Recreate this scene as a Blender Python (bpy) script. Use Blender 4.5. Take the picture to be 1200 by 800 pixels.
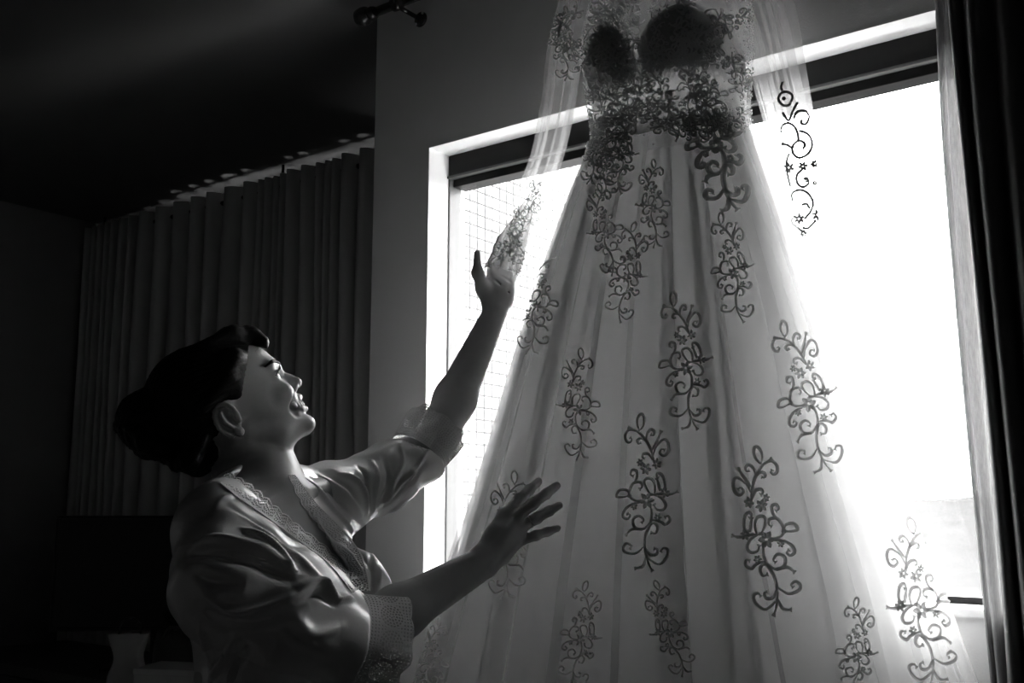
import bpy, bmesh, math, random
import numpy as np
from mathutils import Vector, Matrix
from mathutils.bvhtree import BVHTree

for o in list(bpy.data.objects):
    bpy.data.objects.remove(o)
S = bpy.context.scene
COL = S.collection

# ------------------------------------------------------------------ camera
PITCH = math.radians(9.14)
cam_d = bpy.data.cameras.new('camera'); cam = bpy.data.objects.new('camera', cam_d); COL.objects.link(cam)
cam_d.sensor_width = 36.0; cam_d.lens = 36.0; cam_d.clip_start = 0.02; cam_d.clip_end = 4000
cam.location = (0, 0, 1.35); cam.rotation_euler = (math.pi / 2 + PITCH, 0, 0)
S.camera = cam
# ------------------------------------------------------------------ sky, light, exposure
world = bpy.data.worlds.new('overcast_sky'); S.world = world; world.use_nodes = True
wn = world.node_tree.nodes; wn['Background'].inputs[0].default_value = (1, 1, 1, 1)
wn['Background'].inputs[1].default_value = 26.0           # even bright overcast
S.view_settings.view_transform = 'Standard'; S.view_settings.look = 'None'
S.view_settings.gamma = 1.0; S.view_settings.use_curve_mapping = False
S.view_settings.exposure = 0.35
S.cycles.max_bounces = 10; S.cycles.diffuse_bounces = 5; S.cycles.glossy_bounces = 4
S.cycles.transmission_bounces = 6; S.cycles.transparent_max_bounces = 64
S.cycles.caustics_reflective = False; S.cycles.caustics_refractive = False

# ------------------------------------------------------------------ frames of reference
# The window wall stands askew: its normal (away from the room) is N, W runs along it to the right.
N = np.array([0.5960, 0.8030, 0.0]); N /= np.linalg.norm(N)
W = np.array([N[1], -N[0], 0.0])
Z = np.array([0, 0, 1.0])
C0 = np.array([0, 0, 1.35])
FW = np.array([0, math.cos(PITCH), math.sin(PITCH)]); UP = np.array([0, -math.sin(PITCH), math.cos(PITCH)])
def ray(px, py):
    d = FW + np.array([1.0, 0, 0]) * (px - 600) / 1200 + UP * (400 - py) / 1200
    return d
def at(px, py, Y):                       # survey: a point of the photograph at distance Y into the room
    d = ray(px, py); return C0 + d * (Y / d[1])
def proj(P):
    d = np.asarray(P) - C0; z = d @ FW
    return 600 + 1200 * d[..., 0] / z, 400 - 1200 * (d @ UP) / z
def wc(s, t, z):                         # wall coordinates -> world; t = distance from the camera's side towards outside
    return N * t + W * s + Z * z

# ------------------------------------------------------------------ helpers
def new_obj(name, me, parent=None, m=None, smooth=True):
    o = bpy.data.objects.new(name, me); COL.objects.link(o)
    if m is not None: me.materials.append(m)
    if parent is not None: o.parent = parent
    if smooth and len(me.polygons): me.polygons.foreach_set('use_smooth', [True] * len(me.polygons))
    return o
def mesh_np(name, V, F):
    me = bpy.data.meshes.new(name)
    me.from_pydata([tuple(map(float, v)) for v in V], [], [tuple(map(int, f)) for f in F]); me.update()
    return me
def mesh_quads(name, V, Q):              # fast path: arrays
    me = bpy.data.meshes.new(name); V = np.asarray(V, np.float32); Q = np.asarray(Q, np.int32)
    k = Q.shape[1]
    me.vertices.add(len(V)); me.vertices.foreach_set('co', V.ravel())
    me.loops.add(Q.size); me.loops.foreach_set('vertex_index', Q.ravel())
    me.polygons.add(len(Q)); me.polygons.foreach_set('loop_start', np.arange(0, Q.size, k, dtype=np.int32))
    me.polygons.foreach_set('loop_total', np.full(len(Q), k, np.int32))
    me.update(calc_edges=True); me.validate()
    return me
def grid_mesh(name, P, close_u=False):   # P[u][v][3]
    P = np.asarray(P, float); nu, nv = P.shape[:2]
    idx = np.arange(nu * nv).reshape(nu, nv)
    a = idx if not close_u else np.vstack([idx, idx[:1]])
    Q = np.stack([a[:-1, :-1], a[1:, :-1], a[1:, 1:], a[:-1, 1:]], -1).reshape(-1, 4)
    return mesh_quads(name, P.reshape(-1, 3), Q)
def empty(name, loc=(0, 0, 0)):
    o = bpy.data.objects.new(name, None); COL.objects.link(o); o.location = tuple(map(float, loc)); o.empty_display_size = .05
    return o
def tag(o, label=None, cat=None, group=None, kind=None):
    if label: o['label'] = label
    if cat: o['category'] = cat
    if group: o['group'] = group
    if kind: o['kind'] = kind
    return o
def part(name, me, parent, m, smooth=True):     # mesh in world coordinates, parented to an Empty anywhere
    o = new_obj(name, me, None, m, smooth)
    o.parent = parent
    off = parent.location if parent.parent is None else Vector((0, 0, 0))      # parts of parts sit in world axes already
    o.matrix_parent_inverse = Matrix.Translation(-off)
    return o
def boxes(name, L, bevel=0.0):           # L: list of (s0,s1,t0,t1,z0,z1) in wall coordinates -> one mesh
    bm = bmesh.new()
    for (s0, s1, t0, t1, z0, z1) in L:
        vs = [bm.verts.new(wc(s, t, z)) for s in (s0, s1) for t in (t0, t1) for z in (z0, z1)]
        for f in ((0, 1, 3, 2), (4, 6, 7, 5), (0, 4, 5, 1), (2, 3, 7, 6), (0, 2, 6, 4), (1, 5, 7, 3)):
            bm.faces.new([vs[i] for i in f])
    bmesh.ops.recalc_face_normals(bm, faces=bm.faces[:])
    if bevel: bmesh.ops.bevel(bm, geom=bm.edges[:], offset=bevel, segments=2, affect='EDGES')
    me = bpy.data.meshes.new(name); bm.to_mesh(me); bm.free(); return me
def catmull(P, n):
    P = np.asarray(P, float)
    if len(P) < 3: 
        t = np.linspace(0, 1, n)[:, None]; return P[0] * (1 - t) + P[-1] * t
    Q = np.vstack([2 * P[0] - P[1], P, 2 * P[-1] - P[-2]])
    seg = len(P) - 1; T = np.linspace(0, seg, n); i = np.minimum(T.astype(int), seg - 1); t = (T - i)[:, None]
    a, b, c, d = Q[i], Q[i + 1], Q[i + 2], Q[i + 3]
    return .5 * ((2 * b) + (c - a) * t + (2 * a - 5 * b + 4 * c - d) * t ** 2 + (3 * b - a - 3 * c + d) * t ** 3)
def tube_arrays(P, r, k=10, cap=True, flat=None):
    P = np.asarray(P, float); m = len(P); r = np.broadcast_to(np.asarray(r, float), (m,))
    T = np.gradient(P, axis=0); T /= np.linalg.norm(T, axis=1)[:, None] + 1e-12
    u = np.cross(T[0], [0, 0, 1.0]); 
    if np.linalg.norm(u) < 1e-3: u = np.cross(T[0], [1.0, 0, 0])
    u /= np.linalg.norm(u); V = []; ang = np.arange(k) * 2 * np.pi / k
    for i in range(m):
        u = u - T[i] * (u @ T[i]); u /= np.linalg.norm(u) + 1e-12; v = np.cross(T[i], u)
        V.append(P[i] + r[i] * (np.outer(np.cos(ang), u) + np.outer(np.sin(ang), v)))
    V = np.vstack(V); F = []
    for i in range(m - 1):
        for j in range(k):
            F.append((i * k + j, i * k + (j + 1) % k, (i + 1) * k + (j + 1) % k, (i + 1) * k + j))
    if cap: F += [tuple(range(k))[::-1], tuple((m - 1) * k + j for j in range(k))]
    return V, F
def tube(name, P, r, k=10): return mesh_np(name, *tube_arrays(P, r, k))
def join_arrays(L):
    VV, FF, o = [], [], 0
    for V, F in L:
        VV.append(np.asarray(V)); FF += [tuple(i + o for i in f) for f in F]; o += len(V)
    return np.vstack(VV), FF
def ball_arrays(c, r, nu=10, nv=6, sc=(1, 1, 1)):
    V, F = [], []
    for j in range(1, nv):
        for i in range(nu):
            a, b = 2 * math.pi * i / nu, math.pi * j / nv
            V.append((c[0] + r * sc[0] * math.sin(b) * math.cos(a), c[1] + r * sc[1] * math.sin(b) * math.sin(a), c[2] + r * sc[2] * math.cos(b)))
    for j in range(nv - 2):
        for i in range(nu):
            F.append((j * nu + i, (j + 1) * nu + i, (j + 1) * nu + (i + 1) % nu, j * nu + (i + 1) % nu))
    t = len(V); V += [(c[0], c[1], c[2] + r * sc[2]), (c[0], c[1], c[2] - r * sc[2])]
    for i in range(nu):
        F.append((t, i, (i + 1) % nu)); F.append((t + 1, (nv - 2) * nu + (i + 1) % nu, (nv - 2) * nu + i))
    return np.array(V), F
def torus_arrays(c, ax, R, r, nu=20, nv=8):
    ax = np.asarray(ax, float); ax /= np.linalg.norm(ax)
    u = np.cross(ax, [0, 0, 1.0]); u = u if np.linalg.norm(u) > 1e-3 else np.cross(ax, [1.0, 0, 0]); u /= np.linalg.norm(u); v = np.cross(ax, u)
    V, F = [], []
    for i in range(nu):
        a = 2 * math.pi * i / nu; e = math.cos(a) * u + math.sin(a) * v
        for j in range(nv):
            b = 2 * math.pi * j / nv; V.append(c + e * (R + r * math.cos(b)) + ax * r * math.sin(b))
    for i in range(nu):
        for j in range(nv):
            F.append((i * nv + j, ((i + 1) % nu) * nv + j, ((i + 1) % nu) * nv + (j + 1) % nv, i * nv + (j + 1) % nv))
    return np.array(V), F
def lathe_arrays(c, ax, prof, k=20):     # prof: (along axis, radius)
    ax = np.asarray(ax, float); ax /= np.linalg.norm(ax)
    P = np.array([c + ax * h for h, r in prof])
    u = np.cross(ax, [0, 0, 1.0]); u = u if np.linalg.norm(u) > 1e-3 else np.array([1.0, 0, 0]); u /= np.linalg.norm(u); v = np.cross(ax, u)
    ang = np.arange(k) * 2 * np.pi / k; ring = np.outer(np.cos(ang), u) + np.outer(np.sin(ang), v)
    V = np.vstack([p + r * ring for p, (h, r) in zip(P, prof)]); F = []
    for i in range(len(prof) - 1):
        for j in range(k):
            F.append((i * k + j, i * k + (j + 1) % k, (i + 1) * k + (j + 1) % k, (i + 1) * k + j))
    F += [tuple(range(k))[::-1], tuple((len(prof) - 1) * k + j for j in range(k))]
    return V, F

# ------------------------------------------------------------------ materials (a black and white photograph: greys only)
def mat(name, g, rough=.6, noise=.12, nscale=40, bump=.0, bscale=200, spec=.3, metal=0.0, coat=0.0, sheen=0.0, stretch=(1, 1, 1)):
    m = bpy.data.materials.new(name); m.use_nodes = True; nt = m.node_tree; nd, ln = nt.nodes, nt.links
    b = nd['Principled BSDF']
    tc = nd.new('ShaderNodeTexCoord'); mp = nd.new('ShaderNodeMapping'); mp.inputs['Scale'].default_value = stretch
    ln.new(tc.outputs['Object'], mp.inputs[0])
    n = nd.new('ShaderNodeTexNoise'); n.inputs['Scale'].default_value = nscale; n.inputs['Detail'].default_value = 4
    ln.new(mp.outputs[0], n.inputs['Vector'])
    r = nd.new('ShaderNodeMapRange'); r.inputs['To Min'].default_value = g * (1 - noise); r.inputs['To Max'].default_value = g * (1 + noise)
    ln.new(n.outputs['Fac'], r.inputs['Value']); ln.new(r.outputs[0], b.inputs['Base Color'])
    b.inputs['Roughness'].default_value = rough; b.inputs['Specular IOR Level'].default_value = spec; b.inputs['Metallic'].default_value = metal
    b.inputs['Coat Weight'].default_value = coat; b.inputs['Sheen Weight'].default_value = sheen
    if bump:
        n2 = nd.new('ShaderNodeTexNoise'); n2.inputs['Scale'].default_value = bscale; n2.inputs['Detail'].default_value = 3
        ln.new(mp.outputs[0], n2.inputs['Vector'])
        bp = nd.new('ShaderNodeBump'); bp.inputs['Strength'].default_value = bump; bp.inputs['Distance'].default_value = .002
        ln.new(n2.outputs['Fac'], bp.inputs['Height']); ln.new(bp.outputs[0], b.inputs['Normal'])
    m['_b'] = 1
    return m
def cloth(name, g, alpha=1.0, trans=.5, noise=.1, nscale=60, stretch=(1, 1, 1), weave=0.0):
    """woven cloth: scatters light back and through; alpha < 1 is an open weave one sees through"""
    m = bpy.data.materials.new(name); m.use_nodes = True; nt = m.node_tree; nd, ln = nt.nodes, nt.links
    for x in list(nd): nd.remove(x)
    out = nd.new('ShaderNodeOutputMaterial'); df = nd.new('ShaderNodeBsdfDiffuse'); tl = nd.new('ShaderNodeBsdfTranslucent')
    mx = nd.new('ShaderNodeMixShader'); mx.inputs[0].default_value = trans
    tc = nd.new('ShaderNodeTexCoord'); mp = nd.new('ShaderNodeMapping'); mp.inputs['Scale'].default_value = stretch
    ln.new(tc.outputs['Object'], mp.inputs[0])
    n = nd.new('ShaderNodeTexNoise'); n.inputs['Scale'].default_value = nscale; n.inputs['Detail'].default_value = 4
    ln.new(mp.outputs[0], n.inputs['Vector'])
    r = nd.new('ShaderNodeMapRange'); r.inputs['To Min'].default_value = g * (1 - noise); r.inputs['To Max'].default_value = min(1, g * (1 + noise))
    ln.new(n.outputs['Fac'], r.inputs['Value'])
    for x in (df, tl): ln.new(r.outputs[0], x.inputs['Color'])
    ln.new(df.outputs[0], mx.inputs[1]); ln.new(tl.outputs[0], mx.inputs[2])
    last = mx.outputs[0]
    if alpha < 1:
        tp = nd.new('ShaderNodeBsdfTransparent'); m2 = nd.new('ShaderNodeMixShader')
        if weave:
            n3 = nd.new('ShaderNodeTexNoise'); n3.inputs['Scale'].default_value = nscale * 1.7; n3.inputs['Detail'].default_value = 3
            ln.new(mp.outputs[0], n3.inputs['Vector'])
            r3 = nd.new('ShaderNodeMapRange'); r3.inputs['From Min'].default_value = .3; r3.inputs['From Max'].default_value = .7
            r3.inputs['To Min'].default_value = max(0, alpha - weave); r3.inputs['To Max'].default_value = min(1, alpha + weave)
            ln.new(n3.outputs['Fac'], r3.inputs['Value']); ln.new(r3.outputs[0], m2.inputs[0])
        else:
            m2.inputs[0].default_value = alpha
        ln.new(tp.outputs[0], m2.inputs[1]); ln.new(last, m2.inputs[2]); last = m2.outputs[0]
    ln.new(last, out.inputs['Surface'])
    return m
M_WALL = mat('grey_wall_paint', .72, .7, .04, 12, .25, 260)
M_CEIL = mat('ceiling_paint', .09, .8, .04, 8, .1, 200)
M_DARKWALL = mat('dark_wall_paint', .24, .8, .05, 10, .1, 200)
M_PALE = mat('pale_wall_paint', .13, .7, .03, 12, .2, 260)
M_FLOOR = mat('dark_wood_floor', .06, .5, .3, 8, .1, 90, stretch=(1, 8, 1))
M_REVEAL = mat('white_reveal_paint', .80, .6, .03, 20, .1, 260)
M_ALU = mat('dark_anodised_aluminium', .010, .45, .1, 60, 0, spec=.15)
M_SEAL = mat('grey_seal', .09, .5, .1, 60, 0, spec=.2)
M_BLACK = mat('black_metal', .015, .22, .1, 60, 0, spec=.6)
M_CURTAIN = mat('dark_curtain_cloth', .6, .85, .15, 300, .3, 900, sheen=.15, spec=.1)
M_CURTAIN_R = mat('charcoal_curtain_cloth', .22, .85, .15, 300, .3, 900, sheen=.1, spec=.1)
M_CHROME = mat('dull_nickel', .5, .3, .05, 60, 0, metal=1.0)

# ------------------------------------------------------------------ the room
ZC = 2.75; TW = 2.0; TB = 2.86; SC = -1.97; SL = -4.64; SR = 0.65; TF = -3.4
WS0, WS1, WZ0, WZ1 = -1.767, -0.20, 1.166, 2.312        # window opening
tag(new_obj('floor', boxes('floor', [(SL - .1, SR + .1, TF - .1, TB + .1, -.1, 0)]), None, M_FLOOR, False), kind='structure')
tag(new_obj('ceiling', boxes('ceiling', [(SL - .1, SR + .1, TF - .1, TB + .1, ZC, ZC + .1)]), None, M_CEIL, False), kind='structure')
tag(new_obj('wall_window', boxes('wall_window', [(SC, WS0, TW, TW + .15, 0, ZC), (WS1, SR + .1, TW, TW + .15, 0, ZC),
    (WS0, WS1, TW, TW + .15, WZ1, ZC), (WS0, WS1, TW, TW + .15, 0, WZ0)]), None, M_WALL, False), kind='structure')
B0, B1, BZ0, BZ1 = -3.85, -2.4, 1.0, 2.25               # second window, behind the drawn curtains
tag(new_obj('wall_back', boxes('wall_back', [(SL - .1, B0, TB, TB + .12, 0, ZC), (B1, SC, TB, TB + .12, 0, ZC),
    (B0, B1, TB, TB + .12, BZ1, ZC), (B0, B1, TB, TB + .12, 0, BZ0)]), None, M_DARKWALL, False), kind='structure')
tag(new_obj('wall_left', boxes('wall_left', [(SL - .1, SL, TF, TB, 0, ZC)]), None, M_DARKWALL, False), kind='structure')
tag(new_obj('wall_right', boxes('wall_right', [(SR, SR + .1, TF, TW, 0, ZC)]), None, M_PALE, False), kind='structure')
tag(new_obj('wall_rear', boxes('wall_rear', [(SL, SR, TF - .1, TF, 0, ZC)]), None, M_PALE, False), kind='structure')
tag(new_obj('baseboard_window', boxes('baseboard_window', [(SC, SR, TW - .012, TW, 0, .08)]), None, M_REVEAL, False), kind='structure')
# white plastered reveal: jambs, head and sill, thin linings of the opening
win = tag(empty('window_1', wc(WS0, TW, WZ0)), kind='structure')
e = .004
part('jamb', boxes('jamb', [(WS0, WS0 + e, TW - .001, TW + .151, WZ0, WZ1)]), win, M_REVEAL, False)
part('jamb', boxes('jamb', [(WS1 - e, WS1, TW - .001, TW + .151, WZ0, WZ1)]), win, M_REVEAL, False)
part('head_lining', boxes('head_lining', [(WS0, WS1, TW - .001, TW + .151, WZ1 - e, WZ1)]), win, M_REVEAL, False)
part('sill_board', boxes('sill_board', [(WS0, WS1, TW - .012, TW + .151, WZ0 - .012, WZ0 + e)], .002), win, M_REVEAL, False)
f0, f1 = TW + .08, TW + .13
part('frame_head', boxes('frame_head', [(WS0 + e, WS1 - e, f0, f1, WZ1 - .07, WZ1 - e)], .002), win, M_ALU, False)
part('frame_rail', boxes('frame_rail', [(WS0 + e, WS1 - e, f0 - .006, f0 + .012, WZ1 - .071, WZ1 - .064)], .001), win, M_SEAL, False)
part('frame_sash', boxes('frame_sash', [(WS0 + .012, WS1 - .012, f0 + .014, f1 + .014, WZ1 - .092, WZ1 - .071)], .001), win, M_ALU, False)
part('frame_stile', boxes('frame_stile', [(WS0 + e, WS0 + .010, f0, f1, WZ0 + e, WZ1 - .07)], .001), win, M_SEAL, False)
part('frame_stile', boxes('frame_stile', [(WS1 - .03, WS1 - e, f0, f1, WZ0 + e, WZ1 - .07)], .001), win, M_ALU, False)
part('frame_sill', boxes('frame_sill', [(WS0 + .010, WS1 - .03, f0, f1, WZ0 + e, WZ0 + .017)], .001), win, M_ALU, False)
def glass_mat():
    m = bpy.data.materials.new('clear_glass'); m.use_nodes = True; nd, ln = m.node_tree.nodes, m.node_tree.links
    for x in list(nd): nd.remove(x)
    out = nd.new('ShaderNodeOutputMaterial'); tp = nd.new('ShaderNodeBsdfTransparent'); gl = nd.new('ShaderNodeBsdfGlossy'); fr = nd.new('ShaderNodeValue')
    tp.inputs[0].default_value = (.97, .97, .97, 1); gl.inputs['Roughness'].default_value = .02; fr.outputs[0].default_value = .04
    mx = nd.new('ShaderNodeMixShader'); ln.new(fr.outputs[0], mx.inputs[0]); ln.new(tp.outputs[0], mx.inputs[1]); ln.new(gl.outputs[0], mx.inputs[2])
    ln.new(mx.outputs[0], out.inputs[0]); return m
M_GLASS = glass_mat()
part('pane', boxes('pane', [(WS0 + .009, WS1 - .029, f0 + .022, f0 + .028, WZ0 + .016, WZ1 - .088)]), win, M_GLASS, False)
win2 = tag(empty('window_2', wc(B0, TB, BZ0)), kind='structure')
part('pane', boxes('pane', [(B0 + .03, B1 - .03, TB + .05, TB + .056, BZ0 + .03, BZ1 - .03)]), win2, M_GLASS, False)
part('window_frame', boxes('window_frame', [(B0, B1, TB + .03, TB + .08, BZ1 - .03, BZ1), (B0, B1, TB + .03, TB + .08, BZ0, BZ0 + .03),
    (B0, B0 + .03, TB + .03, TB + .08, BZ0 + .03, BZ1 - .03), (B1 - .03, B1, TB + .03, TB + .08, BZ0 + .03, BZ1 - .03)]), win2, M_ALU, False)
# sky portals let the renderer sample the daylight through both openings (they give no light of their own)
for nm, s0, s1, z0, z1, t in (('window_portal', WS0, WS1, WZ0, WZ1, TW + .27), ('window_portal', B0, B1, BZ0, BZ1, TB + .13)):
    L = bpy.data.lights.new(nm, 'AREA'); L.shape = 'RECTANGLE'; L.size = s1 - s0; L.size_y = z1 - z0; L.cycles.is_portal = True
    lo = bpy.data.objects.new(nm, L); COL.objects.link(lo); lo.location = wc((s0 + s1) / 2, t, (z0 + z1) / 2)
    d = Vector(-N); lo.rotation_euler = d.to_track_quat('-Z', 'Y').to_euler()

# ------------------------------------------------------------------ outside: mosaic-tiled face of the recess beside the window
M_TILE = mat('pale_mosaic_tile', .42, .5, .04, 30, 0)
M_GROUT = mat('facade_grout', .085, .8, .05, 30, 0)
SF = WS0 - .002; TS = .0345; T0F = TW + .152; T1F = TB + .12; ZF1 = 3.4
ret = tag(new_obj('wall_return', boxes('wall_return', [(SC, SF - .0015, T0F, T1F, -2.5, ZF1)]), None, M_GROUT, False), kind='structure')
bm = bmesh.new()
vs = [bm.verts.new(wc(ds, dt, dz)) for ds in (-.0015, 0) for dt in (0, TS - .0055) for dz in (0, TS - .0055)]
for f in ((0, 1, 3, 2), (4, 6, 7, 5), (0, 4, 5, 1), (2, 3, 7, 6), (0, 2, 6, 4), (1, 5, 7, 3)): bm.faces.new([vs[i] for i in f])
bmesh.ops.recalc_face_normals(bm, faces=bm.faces[:])
bmesh.ops.bevel(bm, geom=[ed for ed in bm.edges if all((v.co @ Vector(W)) > -.001 for v in ed.verts)], offset=.0005, segments=1, affect='EDGES')
tile_me = bpy.data.meshes.new('tile'); bm.to_mesh(tile_me); bm.free(); tile_me.materials.append(M_TILE)
rest, singles = [], []
for i in range(int((T1F - T0F) / TS)):
    for j in range(int((ZF1 - .9) / TS)):
        P = wc(SF, T0F + i * TS, .9 + j * TS); px, py = proj(P)
        (singles if 505 < px < 720 and 185 < py < 672 else rest).append((px, P))
singles.sort(key=lambda q: q[0]); rest += singles[290:]; singles = singles[:290]
for _, P in singles:
    o = bpy.data.objects.new('tile', tile_me); COL.objects.link(o); o.parent = ret; o.location = P
tv = np.array([v.co[:] for v in tile_me.vertices]); tf = [tuple(p.vertices) for p in tile_me.polygons]
o = new_obj('tile_field', mesh_np('tile_field', *join_arrays([(tv + P, tf) for _, P in rest])), ret, M_TILE, False); o['kind'] = 'stuff'

M_LAND = mat('dry_scrubland', .026, 1.0, .40, .06, 0, spec=0.0)
rng = np.random.default_rng(4)
ss = np.linspace(-900, 900, 121); tt = np.concatenate([np.linspace(14, 200, 60), np.linspace(220, 1800, 60)])
G = np.zeros((len(ss), len(tt), 3))
for i, s in enumerate(ss):
    h = -26 + .055 * tt + 5 * np.sin(s * .021 + tt * .013) * np.clip(tt / 300, 0, 1) + 7 * np.sin(s * .006 - tt * .004 + 1) * np.clip(tt / 500, 0, 1) + 1.2 * np.sin(s * .11 + tt * .09)
    h = np.minimum(h, 1.35 + .004 * tt + 2 * np.sin(s * .03))
    G[i] = N * tt[:, None] + W * s + Z * (h + rng.normal(0, .35, len(tt)) * np.clip(tt / 60, .2, 3))[:, None]
tag(new_obj('terrain', grid_mesh('terrain', G), None, M_LAND), kind='structure')

# ------------------------------------------------------------------ curtain rods and curtains
def cylinder_between(a, b, r, k=14): return tube_arrays(np.linspace(a, b, 2), r, k)
rodA = empty('curtain_rod', wc(-1.90, 1.90, 2.696))
part('pole', mesh_np('pole', *cylinder_between(wc(-1.90, 1.90, 2.696), wc(.55, 1.90, 2.696), .0125)), rodA, M_BLACK)
part('finial', mesh_np('finial', *lathe_arrays(wc(-1.885, 1.90, 2.696), -W, [(-.004, .016), (.004, .019), (.012, .019), (.016, .014), (.020, .016), (.026, .0245), (.040, .0265), (.056, .0245), (.062, .018), (.063, .001)], 24)), rodA, M_BLACK)
for sb in (-1.80, .35):
    br = part('bracket', mesh_np('bracket', *join_arrays([lathe_arrays(wc(sb - .013, 1.90, 2.696), W, [(0, .016), (.002, .019), (.024, .019), (.026, .016)], 20),
        cylinder_between(wc(sb, 1.905, 2.69), wc(sb, 2.0, 2.69), .0065, 10), lathe_arrays(wc(sb, 1.992, 2.69), N, [(0, .018), (.004, .022), (.0081, .022)], 20)])), rodA, M_BLACK)
    for dz in (-.016, .016):
        part('screw', mesh_np('screw', *ball_arrays(wc(sb + .012 * np.sign(dz), 1.991, 2.69 + dz * .8), .004, 8, 4)), br, M_CHROME)
tag(rodA, 'black metal curtain rod with ball finial and bracket above the bright window', 'curtain rod')

def wave_curtain(name, bounds, tc, amp, ztop, zbot, m, parent, nz=26, seed=1, hemout=.0):
    """bounds: s of the valleys between the folds; every fold bulges into the room"""
    rg = np.random.default_rng(seed); cols = []
    for a, b in zip(bounds[:-1], bounds[1:]):
        k = 9
        for q in range(k):
            cols.append((a + (b - a) * q / k, q / k, min(amp, (b - a) * .75)))
    cols.append((bounds[-1], 0.0, amp))
    zz = np.linspace(ztop, zbot, nz); P = np.zeros((len(cols), nz, 3)); ph = rg.uniform(0, 6, 4)
    for i, (s, q, am) in enumerate(cols):
        bulge = am * (1 - 2 * abs(math.sin(math.pi * q)) ** .8)
        lean = .010 * np.sin(s * 9 + zz * 1.3 + ph[0]) + .006 * np.sin(s * 31 + zz * 2.1 + ph[1])
        gather = 1 - .12 * np.sin((ztop - zz) * 1.1 + ph[2])
        P[i] = W * (s + lean * np.clip((ztop - zz) * 1.5, 0, 1))[:, None] + N * (tc + bulge * gather)[:, None] + Z * zz[:, None]
    o = part(name, grid_mesh(name, P), parent, m)
    md = o.modifiers.new('cloth_thickness', 'SOLIDIFY'); md.thickness = .0022; md.offset = 0
    return o
def s_on(px, py, t):                     # place along the wall of a point seen at px
    d = ray(px, py); P = C0 + d * ((t - C0 @ N) / (d @ N)); return float(P @ W)
# back curtains: two eyelet panels in front of the second window
TBC = 2.715; ZR = 2.655
rodB = empty('curtain_rod', wc(-4.6, TBC, ZR))
part('pole', mesh_np('pole', *cylinder_between(wc(-4.55, TBC, ZR), wc(SC - .03, TBC, ZR), .011)), rodB, M_BLACK)
for sb in (-4.5, -3.2, -2.03):
    part('bracket', mesh_np('bracket', *cylinder_between(wc(sb, TBC, ZR), wc(sb, TBC, ZC), .006, 8)), rodB, M_BLACK)
tag(rodB, 'dark rod hung from the ceiling carrying the row of grey eyelet curtains', 'curtain rod')
pan = [[98, 106, 113, 121, 129, 138, 149, 158, 176, 196, 218, 236, 254, 280, 297, 305, 314, 321], [322.5, 331, 347, 365, 375, 384, 394, 414, 438, 456, 475]]
labs = ['long dark grey eyelet curtain with wide folds behind the woman, from the room corner on', 'dark grey eyelet curtain beside the bright window wall, next to its corner']
for k, bd in enumerate(pan):
    sb = [s_on(x, 300, TBC - .03) for x in bd]
    c = empty('curtain', wc(sb[0], TBC, .02))
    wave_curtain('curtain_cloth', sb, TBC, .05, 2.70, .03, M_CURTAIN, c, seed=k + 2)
    for a, b in zip(sb[:-1], sb[1:]):
        for fr in (.22, .78):
            part('eyelet', mesh_np('eyelet', *torus_arrays(wc(a + (b - a) * fr, TBC, ZR), N * .35 + W * (.95 if fr < .5 else -.95), .021, .004, 16, 6)), c, M_CHROME)
    tag(c, labs[k], 'curtain', 'dark eyelet curtains')
# right-hand curtain of the bright window and the linen sheer that shows along its edge
cR = empty('curtain', wc(-.46, 1.90, .02))
tR = 1.915
bR = [-.412, -.385, -.335, -.285, -.235, -.185, -.13, -.08, -.02, .05, .12, .2, .28, .36, .45, .53]
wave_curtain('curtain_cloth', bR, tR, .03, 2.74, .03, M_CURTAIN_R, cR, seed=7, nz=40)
for a, b in zip(bR[1:-1], bR[2:]):
    part('eyelet', mesh_np('eyelet', *torus_arrays(wc((a + b) / 2, 1.90, 2.696), W, .022, .004, 16, 6)), cR, M_CHROME)
tag(cR, 'charcoal floor length curtain drawn to the edge of the bright window beside the dress', 'curtain', 'dark eyelet curtains')
M_LINEN = cloth('grey_linen_weave', .42, .93, .55, .35, 420, (1, 1, .12), .07)
sh = empty('sheer_curtain', wc(-.45, 1.955, .02))
wave_curtain('linen_cloth', [-.437, -.424, -.40, -.36, -.31, -.25], 1.962, .014, 2.70, .03, M_LINEN, sh, seed=9, nz=40)
tag(sh, 'thin grey linen curtain glowing along the edge of the charcoal curtain', 'curtain')
# ------------------------------------------------------------------ the wedding dress, hung from the rod
M_LINING = cloth('satin_lining', .83, 1.0, .43, .04, 8, (1, 1, .1))
M_TULLE = cloth('ivory_tulle', .85, .24, .5, .05, 300, (1, 1, .3))
M_PETTI = cloth('petticoat_net', .85, .80, .5, .05, 300, (1, 1, .3))
M_TULLE2 = cloth('fine_tulle', .85, .48, .5, .05, 300, (1, 1, .3))
M_SHEER = cloth('sleeve_tulle', .9, .20, .5, .06, 300, (1, 1, .3))
M_LACE = cloth('corded_lace', .68, 1.0, .34, .15, 500)
M_BEADS = mat('glass_beads', .75, .12, .2, 300, 0, spec=.9)
M_BODICE = cloth('boned_satin', .7, 1.0, .33, .06, 12)
M_CUP = cloth('padded_cup', .55, 1.0, .24, .25, 160)
AX = np.array([0.3297, 2.080, 0.0])
def dw(x, y, z):                                   # dress frame: x along the wall, y towards the room, z up
    return AX + W * x - N * y + Z * z
SK_Z = np.array([0.90, 1.0, 1.1, 1.2, 1.3, 1.4, 1.5, 1.6, 1.7, 1.8, 1.9, 2.0, 2.06, 2.10, 2.15, 2.2])
SK_A = np.array([.630, .601, .568, .537, .500, .463, .4275, .394, .3605, .323, .2856, .245, .219, .200, .182, .172])
dress = empty('wedding_dress', dw(0, 0, .92))
rs = np.random.default_rng(11)
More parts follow.
